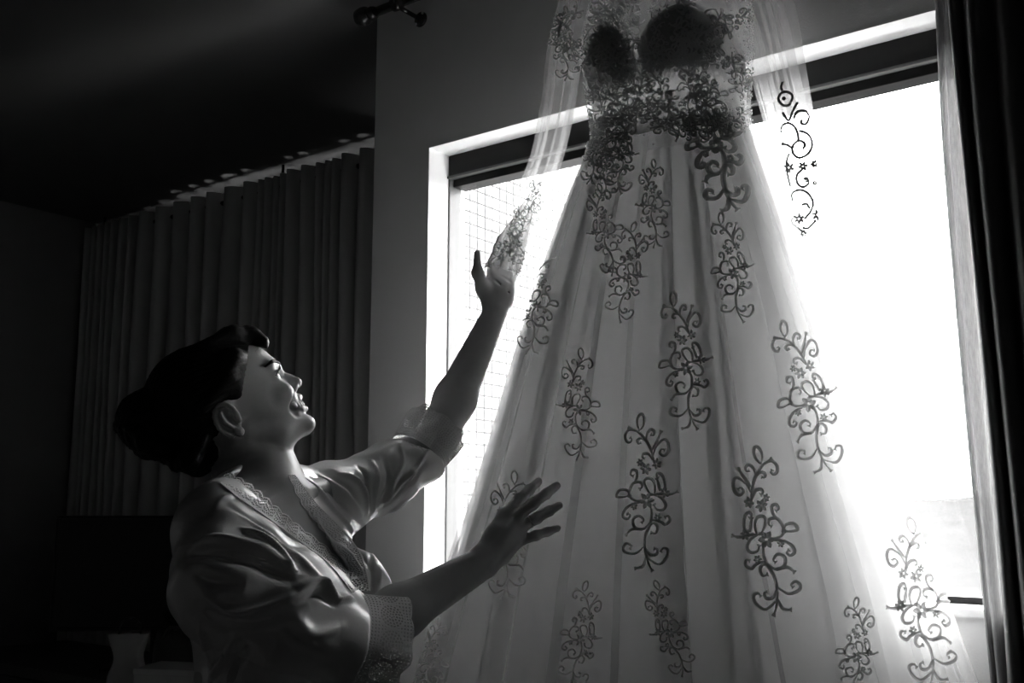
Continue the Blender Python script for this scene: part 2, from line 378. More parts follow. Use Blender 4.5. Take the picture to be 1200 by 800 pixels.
def make_skirt(name, m, ztop, zbot, da, cx, kf, fold, seed, nth=900, nz=44, backmax=.085, pinch=0.0, lap=0.0):
    """gathered cone; lap > 1 makes the pleats double back over themselves"""
    rg = np.random.default_rng(seed); u = np.linspace(0, 2 * np.pi, nth, endpoint=False)
    ph = rg.uniform(0, 6.28, 6)
    q = kf * u + 1.3 * np.sin(2 * u + ph[0]) + 1.1 * np.sin(5 * u + ph[1]) + .6 * np.sin(11 * u + ph[2])   # uneven pleat spacing
    dq = np.gradient(q, u[1])
    depth = .65 + .35 * np.sin(3 * u + ph[3]) * np.sin(7 * u + ph[4])
    zz = np.linspace(ztop, zbot, nz); P = np.zeros((nth, nz, 3))
    for j, z in enumerate(zz):
        a = np.interp(z, SK_Z, SK_A) + np.interp(z, [.9, 2.1], [da, da * .15])
        d = np.clip((2.12 - z) / 1.2, 0.02, 1); A = fold * d ** .75
        qz = q + .5 * np.sin(2 * u + z * 2.2 + ph[5]) * d
        th = u + lap * depth * np.sin(qz) / np.maximum(dq, 3)
        r = 1 + A * (depth * np.cos(qz) - .5) / max(a, .2) * .45
        x = cx * d - .028 * d ** .35 + a * np.sin(th) * (1 - pinch * d ** .6 * np.clip(np.sin(th), 0, 1) ** 2) * r
        fy, by = a * .48, min(a * .5, backmax)
        y = np.where(np.cos(th) > 0, fy * np.cos(th) * r, by * np.cos(th) * (1 + A * np.cos(qz)))
        P[:, j] = AX + np.outer(x, W) - np.outer(y, N) + Z * z
    return part(name, grid_mesh(name, P, True), dress, m)
lining = make_skirt('skirt_lining', M_LINING, 2.12, .95, -.065, -.02, 8, .05, 3, pinch=.30, lap=.6)
petticoat = make_skirt('petticoat', M_PETTI, 2.12, .94, -.046, -.015, 7, .020, 4, pinch=.14, lap=1.45)
tulle_in = make_skirt('tulle_layer', M_TULLE2, 2.13, .93, -.030, -.012, 9, .018, 5, pinch=.12, lap=1.5)
tulle_mid = make_skirt('tulle_layer', M_TULLE2, 2.13, .925, -.015, -.010, 19, .012, 6, nth=1300, pinch=.06, lap=1.8)
tulle_out = make_skirt('tulle_overskirt', M_TULLE, 2.14, .92, 0, -.008, 25, .010, 8, nth=1500, lap=2.1)

# --- bodice: boned inner bodice with padded cups, sheer beaded lace shell over it up to the shoulders
BO_Z = np.array([2.06, 2.10, 2.15, 2.20, 2.26, 2.32, 2.38, 2.44, 2.50, 2.56])
BO_A = np.array([.180, .178, .176, .180, .186, .190, .190, .186, .18, .16])
BO_B = np.array([.105, .10, .098, .105, .125, .13, .115, .09, .07, .05])
def bodice_pt(th, z, g=0.0, k=1.0):
    a = np.interp(z, BO_Z, BO_A) * k + g; b = np.interp(z, BO_Z, BO_B) * k + g
    c, s_ = math.cos(th), math.sin(th)
    y = (b if c > 0 else min(b, .085)) * c
    x = a * s_
    if c > 0:                                       # the two cups
        for sx in (-1, 1):
            q = ((x - sx * .078) / .062) ** 2 + ((z - 2.285) / .06) ** 2
            y += .035 * math.exp(-q)
    return dw(x + .004, y, z)
nth, nz = 120, 40
def sweetheart(th):                                 # top edge of the inner bodice
    x = math.sin(th) * .188
    if math.cos(th) < 0: return 2.19
    if abs(x) < .165:
        u = abs(x) / .165
        return 2.262 + .088 * math.sin(min(1, u * 1.55) * math.pi / 2) ** .8 - .05 * max(0, u - .6) / .4
    return 2.300 - .06 * (abs(x) - .165) / .023
P = np.array([[bodice_pt(t, 2.105 + (sweetheart(t) - 2.105) * j / (nz - 1), -.004) for j in range(nz)] for t in np.linspace(0, 2 * np.pi, nth, endpoint=False)])
inner = part('inner_bodice', grid_mesh('inner_bodice', P, True), dress, M_BODICE)
P = np.array([[bodice_pt(t, 2.06 + (2.56 - 2.06) * j / (nz - 1), .006) for j in range(nz)] for t in np.linspace(0, 2 * np.pi, nth, endpoint=False)])
shell = part('lace_bodice', grid_mesh('lace_bodice', P, True), dress, M_SHEER)
for sx in (-1, 1):                                  # padded cups in three plies, filling the sweetheart up to its edge
    for ply, (nm, sh_) in enumerate((('cup', 1.0), ('cup_padding', .82), ('cup_padding', .62))):
        L = []
        for i in range(37):
            q = (i / 36 - .5) * 2; x0 = sx * (.086 + .082 * q * sh_); th = math.asin(max(-1, min(1, x0 / .188))); zt = sweetheart(th) + .004
            k = math.sqrt(max(0, 1 - abs(q) ** 2.6)); zt = zt - (1 - sh_) * .03 - (1 - k) * .045 * (ply > 0); zb = min(zt - .002, zt - (.125 * sh_) * k + .004 * math.sin(i * 1.3))
            L.append([bodice_pt(th, zt + (zb - zt) * j / 20, -.0015 - .0016 * ply + .007 * math.sin(j / 20 * math.pi) * (1 - q * q)) for j in range(21)])
        part(nm, grid_mesh(nm, L), dress, M_CUP)

# --- corded lace motifs: strokes of a spray, drawn once in plan and laid onto the cloth
S_ = [[(160,325),(170,270),(190,225),(220,190),(262,168)],[(225,188),(255,178),(278,195),(280,220),(265,232),(252,222),(258,212)],
 [(205,185),(185,165),(178,135),(190,118),(210,135),(215,165),(205,190)],[(185,235),(175,205),(155,190),(140,200),(145,215),(158,212)],
 [(180,240),(205,222),(225,228),(222,242),(208,240)],[(165,280),(135,245),(105,200)],[(160,300),(140,265),(100,240),(82,260),(88,295),(110,310),(128,295),(115,280),(100,288)],
 [(165,325),(180,295),(205,290),(212,305),(200,312)],[(150,470),(125,440),(130,395),(150,380),(158,395),(145,402)],[(150,460),(155,430),(160,400)],
 [(180,470),(172,430),(185,402),(210,398),(222,415),(210,450),(195,470)],[(240,490),(285,480),(300,450),(275,410),(240,410),(235,430),(250,440)],
 [(275,415),(255,390),(250,360),(270,352),(280,370),(265,380)],[(290,465),(310,435),(345,432),(362,455),(335,462),(300,460)],
 [(255,495),(300,500),(335,520),(345,545),(325,558),(310,545),(322,535)],[(200,470),(150,470),(100,478),(65,470)],[(185,470),(150,490),(135,520),(150,540),(180,535),(190,510)],
 [(215,500),(205,540),(220,590),(250,640),(262,700),(255,760),(240,800)],[(212,575),(170,590),(150,605),(125,590),(130,570),(148,575)],
 [(225,590),(255,610),(295,600),(300,565),(270,552),(250,572),(262,585)],[(260,615),(310,605),(345,628)],[(230,605),(205,590),(188,610),(200,635),(225,630)],
 [(265,685),(310,710),(355,700),(365,680),(345,662),(325,675),(335,688)],[(262,690),(240,725),(210,725),(205,705),(220,700)],[(255,740),(205,770),(165,745),(155,715),(175,705),(190,720)],[(262,730),(285,770),(325,775)]]
FL_ = [(150,340,25),(205,355,28),(227,325,18),(222,492,38),(285,508,18),(180,570,20),(130,468,26)]
def motif_strokes(lo=0.0, hi=1.0):                 # -> [(points, half widths)], v = 0 top .. 1 bottom, unit = motif height
    out = []
    for st in S_:
        P = (np.array(st, float) - (215, 100)) / 700
        if not (lo - .04 <= P[:, 1].mean() <= hi + .04): continue
        Q = catmull(P, 5 * len(P)); u = np.linspace(0, 1, len(Q))
        wd = .0042 + .0058 * np.sin(np.pi * np.clip(u * .9 + .1, 0, 1)) ** 1.2
        wd[-2:] = .0125                               # scrolls end in a small ball
        out.append((Q, wd))
    for x, y, r in FL_:
        c = (np.array((x, y), float) - (215, 100)) / 700; r = r / 700
        if not (lo <= c[1] <= hi): continue
        for k in range(6):
            a = k * math.pi / 3 + x; d = np.array([math.cos(a), math.sin(a)])
            out.append((np.array([c + d * r * t for t in (.15, .45, .75, 1.0)]), np.array([.10, .26, .22, .03]) * r * 1.1))
    return out
def to_surface(trees, px, py):
    d = Vector(ray(px, py)).normalized(); best = None
    for t in trees:
        h = t.ray_cast(Vector(C0), d)
        if h[0] is not None and (best is None or h[3] < best[3]): best = h
    return best
def ribbon(Q, wd, hits_off=.0012, thick=.0011):
    """raised cord along 3-D points Q (with normals) -> arrays"""
    P = np.array([q[0] for q in Q]); Nn = np.array([q[1] for q in Q]); T = np.gradient(P, axis=0)
    B = np.cross(T, Nn); B /= np.linalg.norm(B, axis=1)[:, None] + 1e-9; wd = np.asarray(wd)[:, None]
    base = P + Nn * .0004
    V = np.stack([base - B * wd, base + Nn * (thick + hits_off), base + B * wd], 1).reshape(-1, 3); F = []
    for i in range(len(P) - 1):
        a = i * 3; F += [(a, a + 1, a + 4, a + 3), (a + 1, a + 2, a + 5, a + 4)]
    return V, F
def lay_motif(trees, cx, cy, h, ang=0, flip=1, lo=0, hi=1, bold=1.0, sx=1.0, maxgap=.05):
    L = []; ca, sa = math.cos(math.radians(ang)), math.sin(math.radians(ang))
    for Q, wd in motif_strokes(lo, hi):
        run, rw, last = [], [], None
        def flush():
            if len(run) >= 3: L.append(ribbon(run, rw))
        for (u, v), w_ in zip(Q, wd):
            x = u * flip * h * sx; y = (v - (lo + hi) / 2) * h
            hit = to_surface(trees, cx + ca * x - sa * y, cy + sa * x + ca * y)
            if hit is None: flush(); run, rw, last = [], [], None; continue
            p, nn = np.array(hit[0]), np.array(hit[1])
            if nn @ (p - C0) > 0: nn = -nn
            if last is not None and np.linalg.norm(p - last) > maxgap: flush(); run, rw = [], []
            run.append((p, nn)); rw.append(w_ * h * hit[3] / 1215 * bold); last = p
        flush()
    return join_arrays(L) if L else None
def tree_of(o):
    me = o.data; return BVHTree.FromPolygons([v.co[:] for v in me.vertices], [tuple(p.vertices) for p in me.polygons])
T_SK = [tree_of(tulle_out)]; T_BO = [tree_of(shell)]
SPRAYS = [  # centre, height, turn, mirror, range, bold
 (1077, 703, 205, -3, 1, 0, 1, 1), (945, 462, 190, -22, -1, 0, 1, 1), (896, 620, 205, -2, 1, 0, 1, 1), (803, 421, 168, -14, -1, 0, 1, 1),
 (858, 312, 108, -16, -1, .1, .9, 1.1), (758, 575, 190, -8, -1, 0, 1, 1), (783, 735, 120, -12, 1, 0, 1, .9), (627, 363, 104, 16, 1, .2, 1, 1.1),
 (709, 268, 90, -4, 1, .1, .9, 1.1), (736, 318, 98, 4, -1, .1, .9, 1.1), (765, 243, 96, 4, 1, .1, 1, 1.2), (678, 472, 135, 6, 1, 0, 1, .9),
 (1004, 762, 130, -4, -1, 0, 1, 1), (595, 625, 155, 10, 1, 0, 1, .9), (681, 742, 130, 2, -1, 0, 1, .8), (506, 775, 110, 14, 1, 0, 1, .9),
 (852, 198, 100, -22, -1, .45, 1, 1.9), (708, 205, 60, 10, 1, .3, 1, 1.3)]
for (cx, cy, h, ang, fl, lo, hi, bo) in SPRAYS:
    A = lay_motif(T_SK, cx, cy, h / (hi - lo), ang, fl, lo, hi, bo, sx=.9)
    if A: part('lace_spray', mesh_np('lace_spray', *A), dress, M_LACE)
# dense lace of the bodice
rb = np.random.default_rng(21); L = []
for k in range(15):
    th = rb.uniform(-1.35, 1.35); z = rb.uniform(2.07, 2.40)
    p = proj(bodice_pt(th, z, .006)); 
    A = lay_motif(T_BO, p[0], p[1], rb.uniform(80, 130), rb.uniform(-180, 180), rb.choice([-1, 1]), rb.choice([0, .3, .4]), 1, 1.15, maxgap=.02)
    if A: L.append(A)
o = part('bodice_lace', mesh_np('bodice_lace', *join_arrays(L)), dress, M_LACE)
for (cx, cy, h, ang) in [(705, 75, 70, 30), (730, 90, 70, 150), (715, 110, 60, -80), (800, 40, 90, 20), (830, 60, 90, 130), (790, 70, 80, -60), (845, 30, 80, 80), (770, 55, 60, 10)]:
    A = lay_motif(T_BO, cx, cy, h, ang, 1, .2, 1, 1.5, maxgap=.02)
    if A: part('cup_lace', mesh_np('cup_lace', *A), dress, M_LACE)
# scalloped lace basque over the waist
for (cx, cy, h, ang, fl) in [(700, 172, 90, 20, 1), (728, 178, 100, -5, -1), (795, 148, 85, -70, 1), (842, 142, 80, 70, -1), (735, 120, 100, 25, -1), (822, 105, 95, -20, 1), (775, 112, 85, 170, 1), (765, 128, 70, 60, -1)]:
    A = lay_motif(T_BO + T_SK, cx, cy, h, ang, fl, 0, 1, 1.7)
    if A: part('basque_lace', mesh_np('basque_lace', *A), dress, M_LACE)
# beads: along the outline of the bodice and scattered on the lace
L = []
for k in range(900):
    side = rb.choice([-1, 1, 0], p=[.25, .4, .35])
    th = side * rb.normal(1.45, .14) if side else rb.uniform(-1.4, 1.4)
    z = rb.uniform(2.07, 2.46); p = bodice_pt(th, z, .0085)
    L.append(ball_arrays(p, rb.uniform(.0008, .0017), 6, 4))
o = part('beads', mesh_np('beads', *join_arrays(L)), dress, M_BEADS); o['kind'] = 'stuff'

# --- long sheer sleeves with lace cuffs
def sleeve(name, path, wa, wb, seed, n=60, k=120, m=None):
    rg = np.random.default_rng(seed); C = catmull(path, n); u = np.linspace(0, 1, n)
    ra = np.interp(u, np.linspace(0, 1, len(wa)), wa); rbb = np.interp(u, np.linspace(0, 1, len(wb)), wb)
    T = np.gradient(C, axis=0); T /= np.linalg.norm(T, axis=1)[:, None]; ang = np.linspace(0, 2 * np.pi, k, endpoint=False)
    ph = rg.uniform(0, 6, 3); V = np.zeros((k, n, 3))
    for i in range(n):
        e1 = W - T[i] * (W @ T[i]); e1 /= np.linalg.norm(e1); e2 = np.cross(T[i], e1)
        wr = 1 + .16 * np.sin(4 * ang + ph[0] + u[i] * 2) + .14 * np.sin(7 * ang + ph[1] - u[i] * 3) + .07 * np.sin(13 * ang + ph[2] + u[i])
        an = ang + .22 * np.sin(9 * ang + ph[1] + u[i] * 2.5); V[:, i] = C[i] + np.outer(np.cos(an) * wr * ra[i], e1) + np.outer(np.sin(an) * wr * rbb[i], e2)
    return part(name, grid_mesh(name, V, True), dress, m or M_SHEER)
sl_r = sleeve('sleeve', [at(868, -60, 2.03), at(893, 20, 2.0), at(908, 80, 1.985), at(925, 150, 1.98), at(938, 215, 1.975), at(946, 278, 1.97)],
    [.050, .052, .046, .042, .038, .032], [.04, .04, .035, .03, .026, .022], 1)
sl_l = sleeve('sleeve', [at(682, -30, 2.16), at(664, 55, 2.15), at(655, 120, 2.14), at(641, 185, 2.16), at(617, 250, 2.19), at(592, 318, 2.20)],
    [.036, .040, .034, .030, .032, .036], [.035, .035, .033, .03, .034, .042], 2)
T_SR, T_SL = [tree_of(sl_r)], [tree_of(sl_l)]
def lay_sleeve(nm, T, spec, bold, per):
    L = [lay_motif(T, cx, cy, h, ang, fl, lo, hi, bold, maxgap=.02) for (cx, cy, h, ang, fl, lo, hi) in spec]
    o = part(nm, mesh_np(nm, *join_arrays([a for a in L if a])), dress, M_LACE)
M_BEADLACE = mat('beaded_scroll_lace', .22, .45, .3, 400, .2, 600)
SCROLLS = [[(192,120),(184,140),(190,155)],[(228,185),(215,210),(190,210),(174,188),(184,165),(206,158),(226,170),(228,185)],[(190,240),(213,270),(230,235),(248,200)],[(183,318),(190,290),(214,281),(238,297),(250,325),(252,352)],
 [(255,310),(290,325),(306,365),(288,402),(252,416),(229,393),(235,362),(260,350),(278,365),(268,384)],[(190,362),(208,366),(228,378)],[(232,265),(248,237),(278,234),(293,258),(281,284),(262,281),(267,268)],
 [(264,463),(246,485),(248,515),(270,531),(292,515),(285,495),(270,501)],[(230,588),(228,556),(255,542),(290,555),(309,590),(300,625),(275,656)],[(262,602),(284,596),(297,616)],[(215,400),(205,440),(212,490),(222,530)],[(240,640),(225,665),(250,690),(270,705)],[(268,690),(292,690),(320,660)]]
L = []
for st in SCROLLS:
    Q = catmull(np.array(st, float), 7 * len(st)); run = []
    for x, y in Q:
        h = to_surface(T_SR, 860 + x / 3.333, 60 + y / 3.333)
        if h is None: continue
        p, nn = np.array(h[0]), np.array(h[1]); nn = nn if nn @ (p - C0) < 0 else -nn
        if run and np.linalg.norm(run[-1][0] - p) > .02: continue
        run.append((p, nn))
    if len(run) > 3: L.append(ribbon(run, np.full(len(run), .0028), thick=.002))
for x, y, r in [(215, 455, 24), (270, 450, 22), (315, 440, 18), (255, 655, 24), (325, 640, 24), (272, 712, 16), (195, 185, 8), (192, 362, 8), (315, 515, 10), (285, 505, 8)]:
    for k in range(6):
        a = k * math.pi / 3 + x; run = []
        for t in (.1, .4, .7, 1.0):
            h = to_surface(T_SR, 860 + (x + r * t * math.cos(a)) / 3.333, 60 + (y + r * t * math.sin(a)) / 3.333)
            if h: p, nn = np.array(h[0]), np.array(h[1]); run.append((p, nn if nn @ (p - C0) < 0 else -nn))
        if len(run) == 4: L.append(ribbon(run, np.array([.001, .0034, .0028, .0004])))
o = part('cuff_lace', mesh_np('cuff_lace', *join_arrays(L)), dress, M_BEADLACE); o['kind'] = 'stuff'
M_CUFF = cloth('bunched_lace_cuff', .95, .86, .6, .25, 120, weave=.1)
cuf = sleeve('bunched_cuff', [at(622, 238, 2.195), at(608, 268, 2.20), at(597, 292, 2.205), at(588, 318, 2.205)], [.014, .026, .034, .040], [.012, .022, .028, .030], 4, m=M_CUFF)
T_CF = [tree_of(cuf)]
lay_sleeve('cuff_lace', T_SL + T_CF, [(624, 240, 60, 20, 1, .2, 1), (603, 270, 60, 28, 1, .2, 1), (588, 296, 60, 40, -1, .2, 1), (604, 300, 60, 10, 1, .2, 1)], 1.0, 0)
lay_sleeve('cap_lace', T_SL, [(662, 50, 90, 5, 1, 0, 1), (655, 30, 70, 40, -1, .2, 1), (672, 60, 70, -30, 1, .2, 1)], 1.3, 0)
# hanger and its hook over the rod
hang = empty('coat_hanger', dw(0, 0, 2.54))
hz = 2.575
hk = [wc(-1.0, 1.90 - .0125 - .004, 2.694), wc(-1.0, 1.895, 2.7125), wc(-1.0, 1.906, 2.712), wc(-1.0, 1.9185, 2.694), wc(-1.0, 1.912, 2.66), wc(-1.0, 1.89, 2.63), dw(-.025, 0, hz)]
part('hook', tube('hook', catmull(hk, 30), .0018, 8), hang, M_CHROME)
part('shoulder_bar', tube('shoulder_bar', catmull([dw(-.19, 0, hz - .055), dw(-.1, 0, hz - .02), dw(-.025, 0, hz), dw(.06, 0, hz - .02), dw(.15, 0, hz - .055)], 24), .009, 10), hang, M_FLOOR)
tag(hang, 'wooden hanger hooked on the curtain rod inside the dress shoulders', 'hanger')
tag(dress, 'beaded lace wedding gown with tulle skirt hanging in front of the bright window', 'dress')
# ------------------------------------------------------------------ figures: signed-distance modelling on a sparse grid
def _n(v): v = np.asarray(v, float); return v / np.linalg.norm(v)
class Field:
    """smooth blend of primitives, meshed with surface nets"""
    def __init__(self, unit=1.0): self.ops = []; self.frames = []; self.unit = unit
    def frame(self, O, A, mirror=False, sc=1.0):   # A rows: local axes in world; local = (P-O)@A.T / sc
        self.frames.append((np.asarray(O, np.float32), np.asarray(A, np.float32), mirror, sc)); return len(self.frames) - 1
    def add(self, fn, c, R, k=.01, op='u', fr=None):   # c, R: bounding ball in world
        self.ops.append((fn, np.asarray(c, float), R, k, op, fr))
    def cone(self, a, b, ra, rb, k=.01, op='u', fr=None, cap=None):
        if fr is None: ra, rb = ra * self.unit, rb * self.unit
        a, b = np.asarray(a, float), np.asarray(b, float)
        def fn(P, a=a.astype(np.float32), d=(b - a).astype(np.float32), L=float((b - a) @ (b - a)) + 1e-12):
            q = P - a; t = np.clip((q @ d) / L, 0, 1); q = q - t[:, None] * d
            e = np.sqrt(np.einsum('ij,ij->i', q, q)) - (ra + (rb - ra) * t)
            if cap is not None: e = np.maximum(e, ((P - cap[0]) @ cap[1]).astype(np.float32))
            return e
        self._loc(fn, (a + b) / 2, np.linalg.norm(b - a) / 2 + max(ra, rb), k, op, fr)
    def chain(self, P, r, k=.006, op='u', fr=None):
        for i in range(len(P) - 1): self.cone(P[i], P[i + 1], r[i], r[i + 1], k, op, fr)
    def ell(self, c, r, k=.01, op='u', fr=None, A=None):
        c = np.asarray(c, float); r = np.asarray(r, float) * (self.unit if fr is None else 1)
        def fn(P, c=c.astype(np.float32), r=r.astype(np.float32), A=None if A is None else np.asarray(A, np.float32)):
            q = P - c
            if A is not None: q = q @ A.T
            u = q / r; k0 = np.sqrt(np.einsum('ij,ij->i', u, u)); u = u / r; k1 = np.sqrt(np.einsum('ij,ij->i', u, u)) + 1e-9
            return k0 * (k0 - 1) / k1
        self._loc(fn, c, r.max(), k, op, fr)
    def _loc(self, fn, c, R, k, op, fr):
        k = k * self.unit
        if fr is not None:
            O, A, mir, sc = self.frames[fr]; R = R * sc
            cc = [c] + ([c * (1, -1, 1)] if mir else [])
            w = [O + (x @ A) * sc for x in cc]; ctr = np.mean(w, axis=0); R = R + max(np.linalg.norm(x - ctr) for x in w)
            self.ops.append((fn, ctr, R, k, op, fr))
        else: self.ops.append((fn, np.asarray(c, float), R, k, op, None))
    def eval(self, P, ctr, rad):
        d = np.full(len(P), .3, np.float32); loc = {}
        for fn, c, R, k, op, fr in self.ops:
            if np.linalg.norm(c - ctr) > R + rad + 2.5 * k + .02: continue
            if fr is None: Q = P
            else:
                if fr not in loc:
                    O, A, mir, sc = self.frames[fr]; q = (P - O) @ A.T / np.float32(sc)
                    if mir: q[:, 1] = np.abs(q[:, 1])
                    loc[fr] = q
                Q = loc[fr]
            e = fn(Q)
            if fr is not None: e = e * np.float32(self.frames[fr][3])
            if op == 'u':
                h = np.maximum(k - np.abs(d - e), 0) / k; d = np.minimum(d, e) - h * h * k * .25
            elif op == 's':
                e = -e; h = np.maximum(k - np.abs(d - e), 0) / k; d = np.maximum(d, e) + h * h * k * .25
            elif op == 'i':
                h = np.maximum(k - np.abs(d - e), 0) / k; d = np.maximum(d, e) + h * h * k * .25
            else: d = d + e                          # displacement
        return d
    def mesh(self, name, lo, hi, h, B=20, zs=None):
        xs = np.arange(lo[0], hi[0], h); ys = np.arange(lo[1], hi[1], h); zs = np.arange(lo[2], hi[2], h) if zs is None else zs
        ax = [np.asarray(a, np.float32) for a in (xs, ys, zs)]; n = [len(a) for a in ax]
        SX, SY = n[1] * n[2], n[2]; VK, VP, QS = [], [], []
        big = 3 * B
        def box(i0, L):
            hi_ = [min(i0[q] + L, n[q] - 1) for q in range(3)]
            if any(hi_[q] <= i0[q] for q in range(3)): return None
            a = [ax[q][i0[q]:hi_[q] + 1] for q in range(3)]
            l_ = np.array([x[0] for x in a]); u_ = np.array([x[-1] for x in a]); return a, (l_ + u_) / 2, np.linalg.norm(u_ - l_) / 2
        for I in range(0, n[0], big):
          for J in range(0, n[1], big):
            for K in range(0, n[2], big):
              bb = box((I, J, K), big)
              if bb is None or not any(np.linalg.norm(c - bb[1]) < R + bb[2] for fn, c, R, k, op, fr in self.ops if op == 'u'): continue
              for i in range(I, min(I + big, n[0]), B):
                for j in range(J, min(J + big, n[1]), B):
                  for k_ in range(K, min(K + big, n[2]), B):
                    b = box((i, j, k_), B)
                    if b is None: continue
                    a, c, rad = b
                    dc = self.eval(c[None].astype(np.float32), c, .05)[0]
                    if abs(dc) > rad * 1.7 + .006: continue
                    X = np.stack(np.meshgrid(*a, indexing='ij'), -1); sh = X.shape[:3]
                    D = self.eval(X.reshape(-1, 3), c, rad).reshape(sh)
                    if D.min() > 0 or D.max() < 0: continue
                    s = D < 0; m = [x - 1 for x in sh]
                    cnt = np.zeros(m, np.int8); acc = np.zeros(m + [3], np.float32); ne = np.zeros(m, np.float32)
                    for da in (0, 1):
                        for db in (0, 1):
                            for dc_ in (0, 1): cnt += s[da:m[0] + da, db:m[1] + db, dc_:m[2] + dc_]
                    for axq in range(3):
                        o = [q for q in range(3) if q != axq]
                        for p_ in (0, 1):
                            for q_ in (0, 1):
                                sl0 = [None] * 3; sl1 = [None] * 3
                                sl0[axq] = slice(0, m[axq]); sl1[axq] = slice(1, m[axq] + 1)
                                for oo, v in zip(o, (p_, q_)): sl0[oo] = sl1[oo] = slice(v, m[oo] + v)
                                d0, d1 = D[tuple(sl0)], D[tuple(sl1)]; cr = (d0 < 0) != (d1 < 0)
                                t = np.where(cr, d0 / np.where(cr, d0 - d1, 1), 0)[..., None]
                                x0, x1 = X[tuple(sl0)], X[tuple(sl1)]
                                acc += np.where(cr[..., None], x0 + (x1 - x0) * t, 0); ne += cr
                    w = np.argwhere((cnt > 0) & (cnt < 8)); 
                    if not len(w): continue
                    VK.append((w[:, 0] + i) * SX + (w[:, 1] + j) * SY + w[:, 2] + k_); VP.append(acc[tuple(w.T)] / ne[tuple(w.T)][:, None])
                    for axq in range(3):
                        sl0 = [slice(0, m[q]) for q in range(3)]; sl1 = list(sl0); sl1[axq] = slice(1, m[axq] + 1)
                        s0, s1 = s[tuple(sl0)], s[tuple(sl1)]
                        for ww, rev in ((np.argwhere(s0 & ~s1), False), (np.argwhere(~s0 & s1), True)):
                            if not len(ww): continue
                            base = (ww[:, 0] + i) * SX + (ww[:, 1] + j) * SY + ww[:, 2] + k_
                            st = [SX, SY, 1]; e1, e2 = st[(axq + 1) % 3], st[(axq + 2) % 3]
                            q4 = np.stack([base - e1 - e2, base - e2, base, base - e1], 1)
                            QS.append(q4[:, ::-1] if rev else q4)
        VK = np.concatenate(VK); VP = np.concatenate(VP); QS = np.concatenate(QS)
        o = np.argsort(VK); VK, VP = VK[o], VP[o]
        ix = np.clip(np.searchsorted(VK, QS), 0, len(VK) - 1); ok = (VK[ix] == QS).all(1)
        return VP.astype(np.float64), ix[ok]
def smooth_mesh(V, Q, it=1, lam=.5):
    E = np.vstack([Q[:, [0, 1]], Q[:, [1, 2]], Q[:, [2, 3]], Q[:, [3, 0]]])
    for _ in range(it):
        acc = np.zeros_like(V); cn = np.zeros(len(V))
        for q in range(3):
            acc[:, q] = np.bincount(E[:, 0], V[E[:, 1], q], len(V)) + np.bincount(E[:, 1], V[E[:, 0], q], len(V))
        cn = np.bincount(E[:, 0], minlength=len(V)) + np.bincount(E[:, 1], minlength=len(V))
        V = V + lam * (acc / np.maximum(cn, 1)[:, None] - V)
    return V
def normals_of(V, Q):
    n = np.cross(V[Q[:, 2]] - V[Q[:, 0]], V[Q[:, 3]] - V[Q[:, 1]]); out = np.zeros_like(V)
    for c in range(4):
        for q in range(3): out[:, q] += np.bincount(Q[:, c], n[:, q], len(V))
    return out / (np.linalg.norm(out, axis=1)[:, None] + 1e-12)
def skin_material():
    m = mat('skin', .66, .42, .06, 90, .12, 900, spec=.4)
    nd, ln = m.node_tree.nodes, m.node_tree.links; b = nd['Principled BSDF']
    at_ = nd.new('ShaderNodeVertexColor'); at_.layer_name = 'tone'
    src = b.inputs['Base Color'].links[0].from_socket
    mx = nd.new('ShaderNodeMix'); mx.data_type = 'RGBA'; mx.blend_type = 'MULTIPLY'; mx.inputs[0].default_value = 1
    ln.new(src, mx.inputs[6]); ln.new(at_.outputs['Color'], mx.inputs[7]); ln.new(mx.outputs[2], b.inputs['Base Color'])
    b.inputs['Subsurface Weight'].default_value = .12; b.inputs['Subsurface Radius'].default_value = (.01, .01, .01); b.inputs['Subsurface Scale'].default_value = .3
    return m
M_SKIN = skin_material()
M_HAIR = mat('dark_brown_hair', .010, .5, .3, 60, .3, 300, spec=.25, stretch=(1, 1, 1))
M_EYE = mat('eye_white', .75, .08, .02, 60, 0, spec=.6, coat=.8)
M_IRIS = mat('dark_iris', .02, .08, .2, 300, 0, spec=.6, coat=.8)
M_TOOTH = mat('tooth_enamel', .82, .15, .03, 60, 0, spec=.5)
M_NAIL = mat('nail_varnish', .28, .15, .03, 60, 0, spec=.6)
M_LASH = mat('lash', .008, .6, .1, 60, 0)
M_SATIN = mat('pearl_satin', .90, .34, .03, 30, .05, 500, spec=.7, metal=.3)
M_ROBELACE = mat('cotton_lace', .85, .8, .06, 300, .2, 900, spec=.15)
M_GOLD = mat('ring_metal', .6, .2, .03, 60, 0, metal=1.0)

# --- frames and joints
woman = empty('person', (-.40, 1.83, 0))
YAW, TH = math.radians(14), math.radians(38.5)
hy = np.array([math.cos(YAW), math.sin(YAW), 0]); HL = np.array([-math.sin(YAW), math.cos(YAW), 0])
HF = math.cos(TH) * hy + math.sin(TH) * Z; HU = -math.sin(TH) * hy + math.cos(TH) * Z
HO = at(278, 495, 1.815)
HA = np.array([HF, HL, HU])
FS = 1.1                                               # size of the figure
def hp(f, l, u): return HO + (HF * f + HL * l + HU * u) * FS / 1000.0
shR, shL = at(258, 622, 1.650), at(386, 584, 1.931)
elR, wrR = at(422, 744, 1.700), at(563, 661, 1.868)
elL, wrL = at(512, 513, 2.125), at(580, 368, 2.220)
CF = _n(np.cross(shL - shR, Z)); CF[2] = 0; CF = _n(CF); CL = np.cross(Z, CF)      # chest forward, her left
mid = (shR + shL) / 2
OT = np.array([mid[0], mid[1], 1.35 - 1.35 * FS])      # torso frame
def tp(f, l, z): return OT + (CF * f + CL * l + Z * z) * FS
notch = at(343, 578, 1.733)

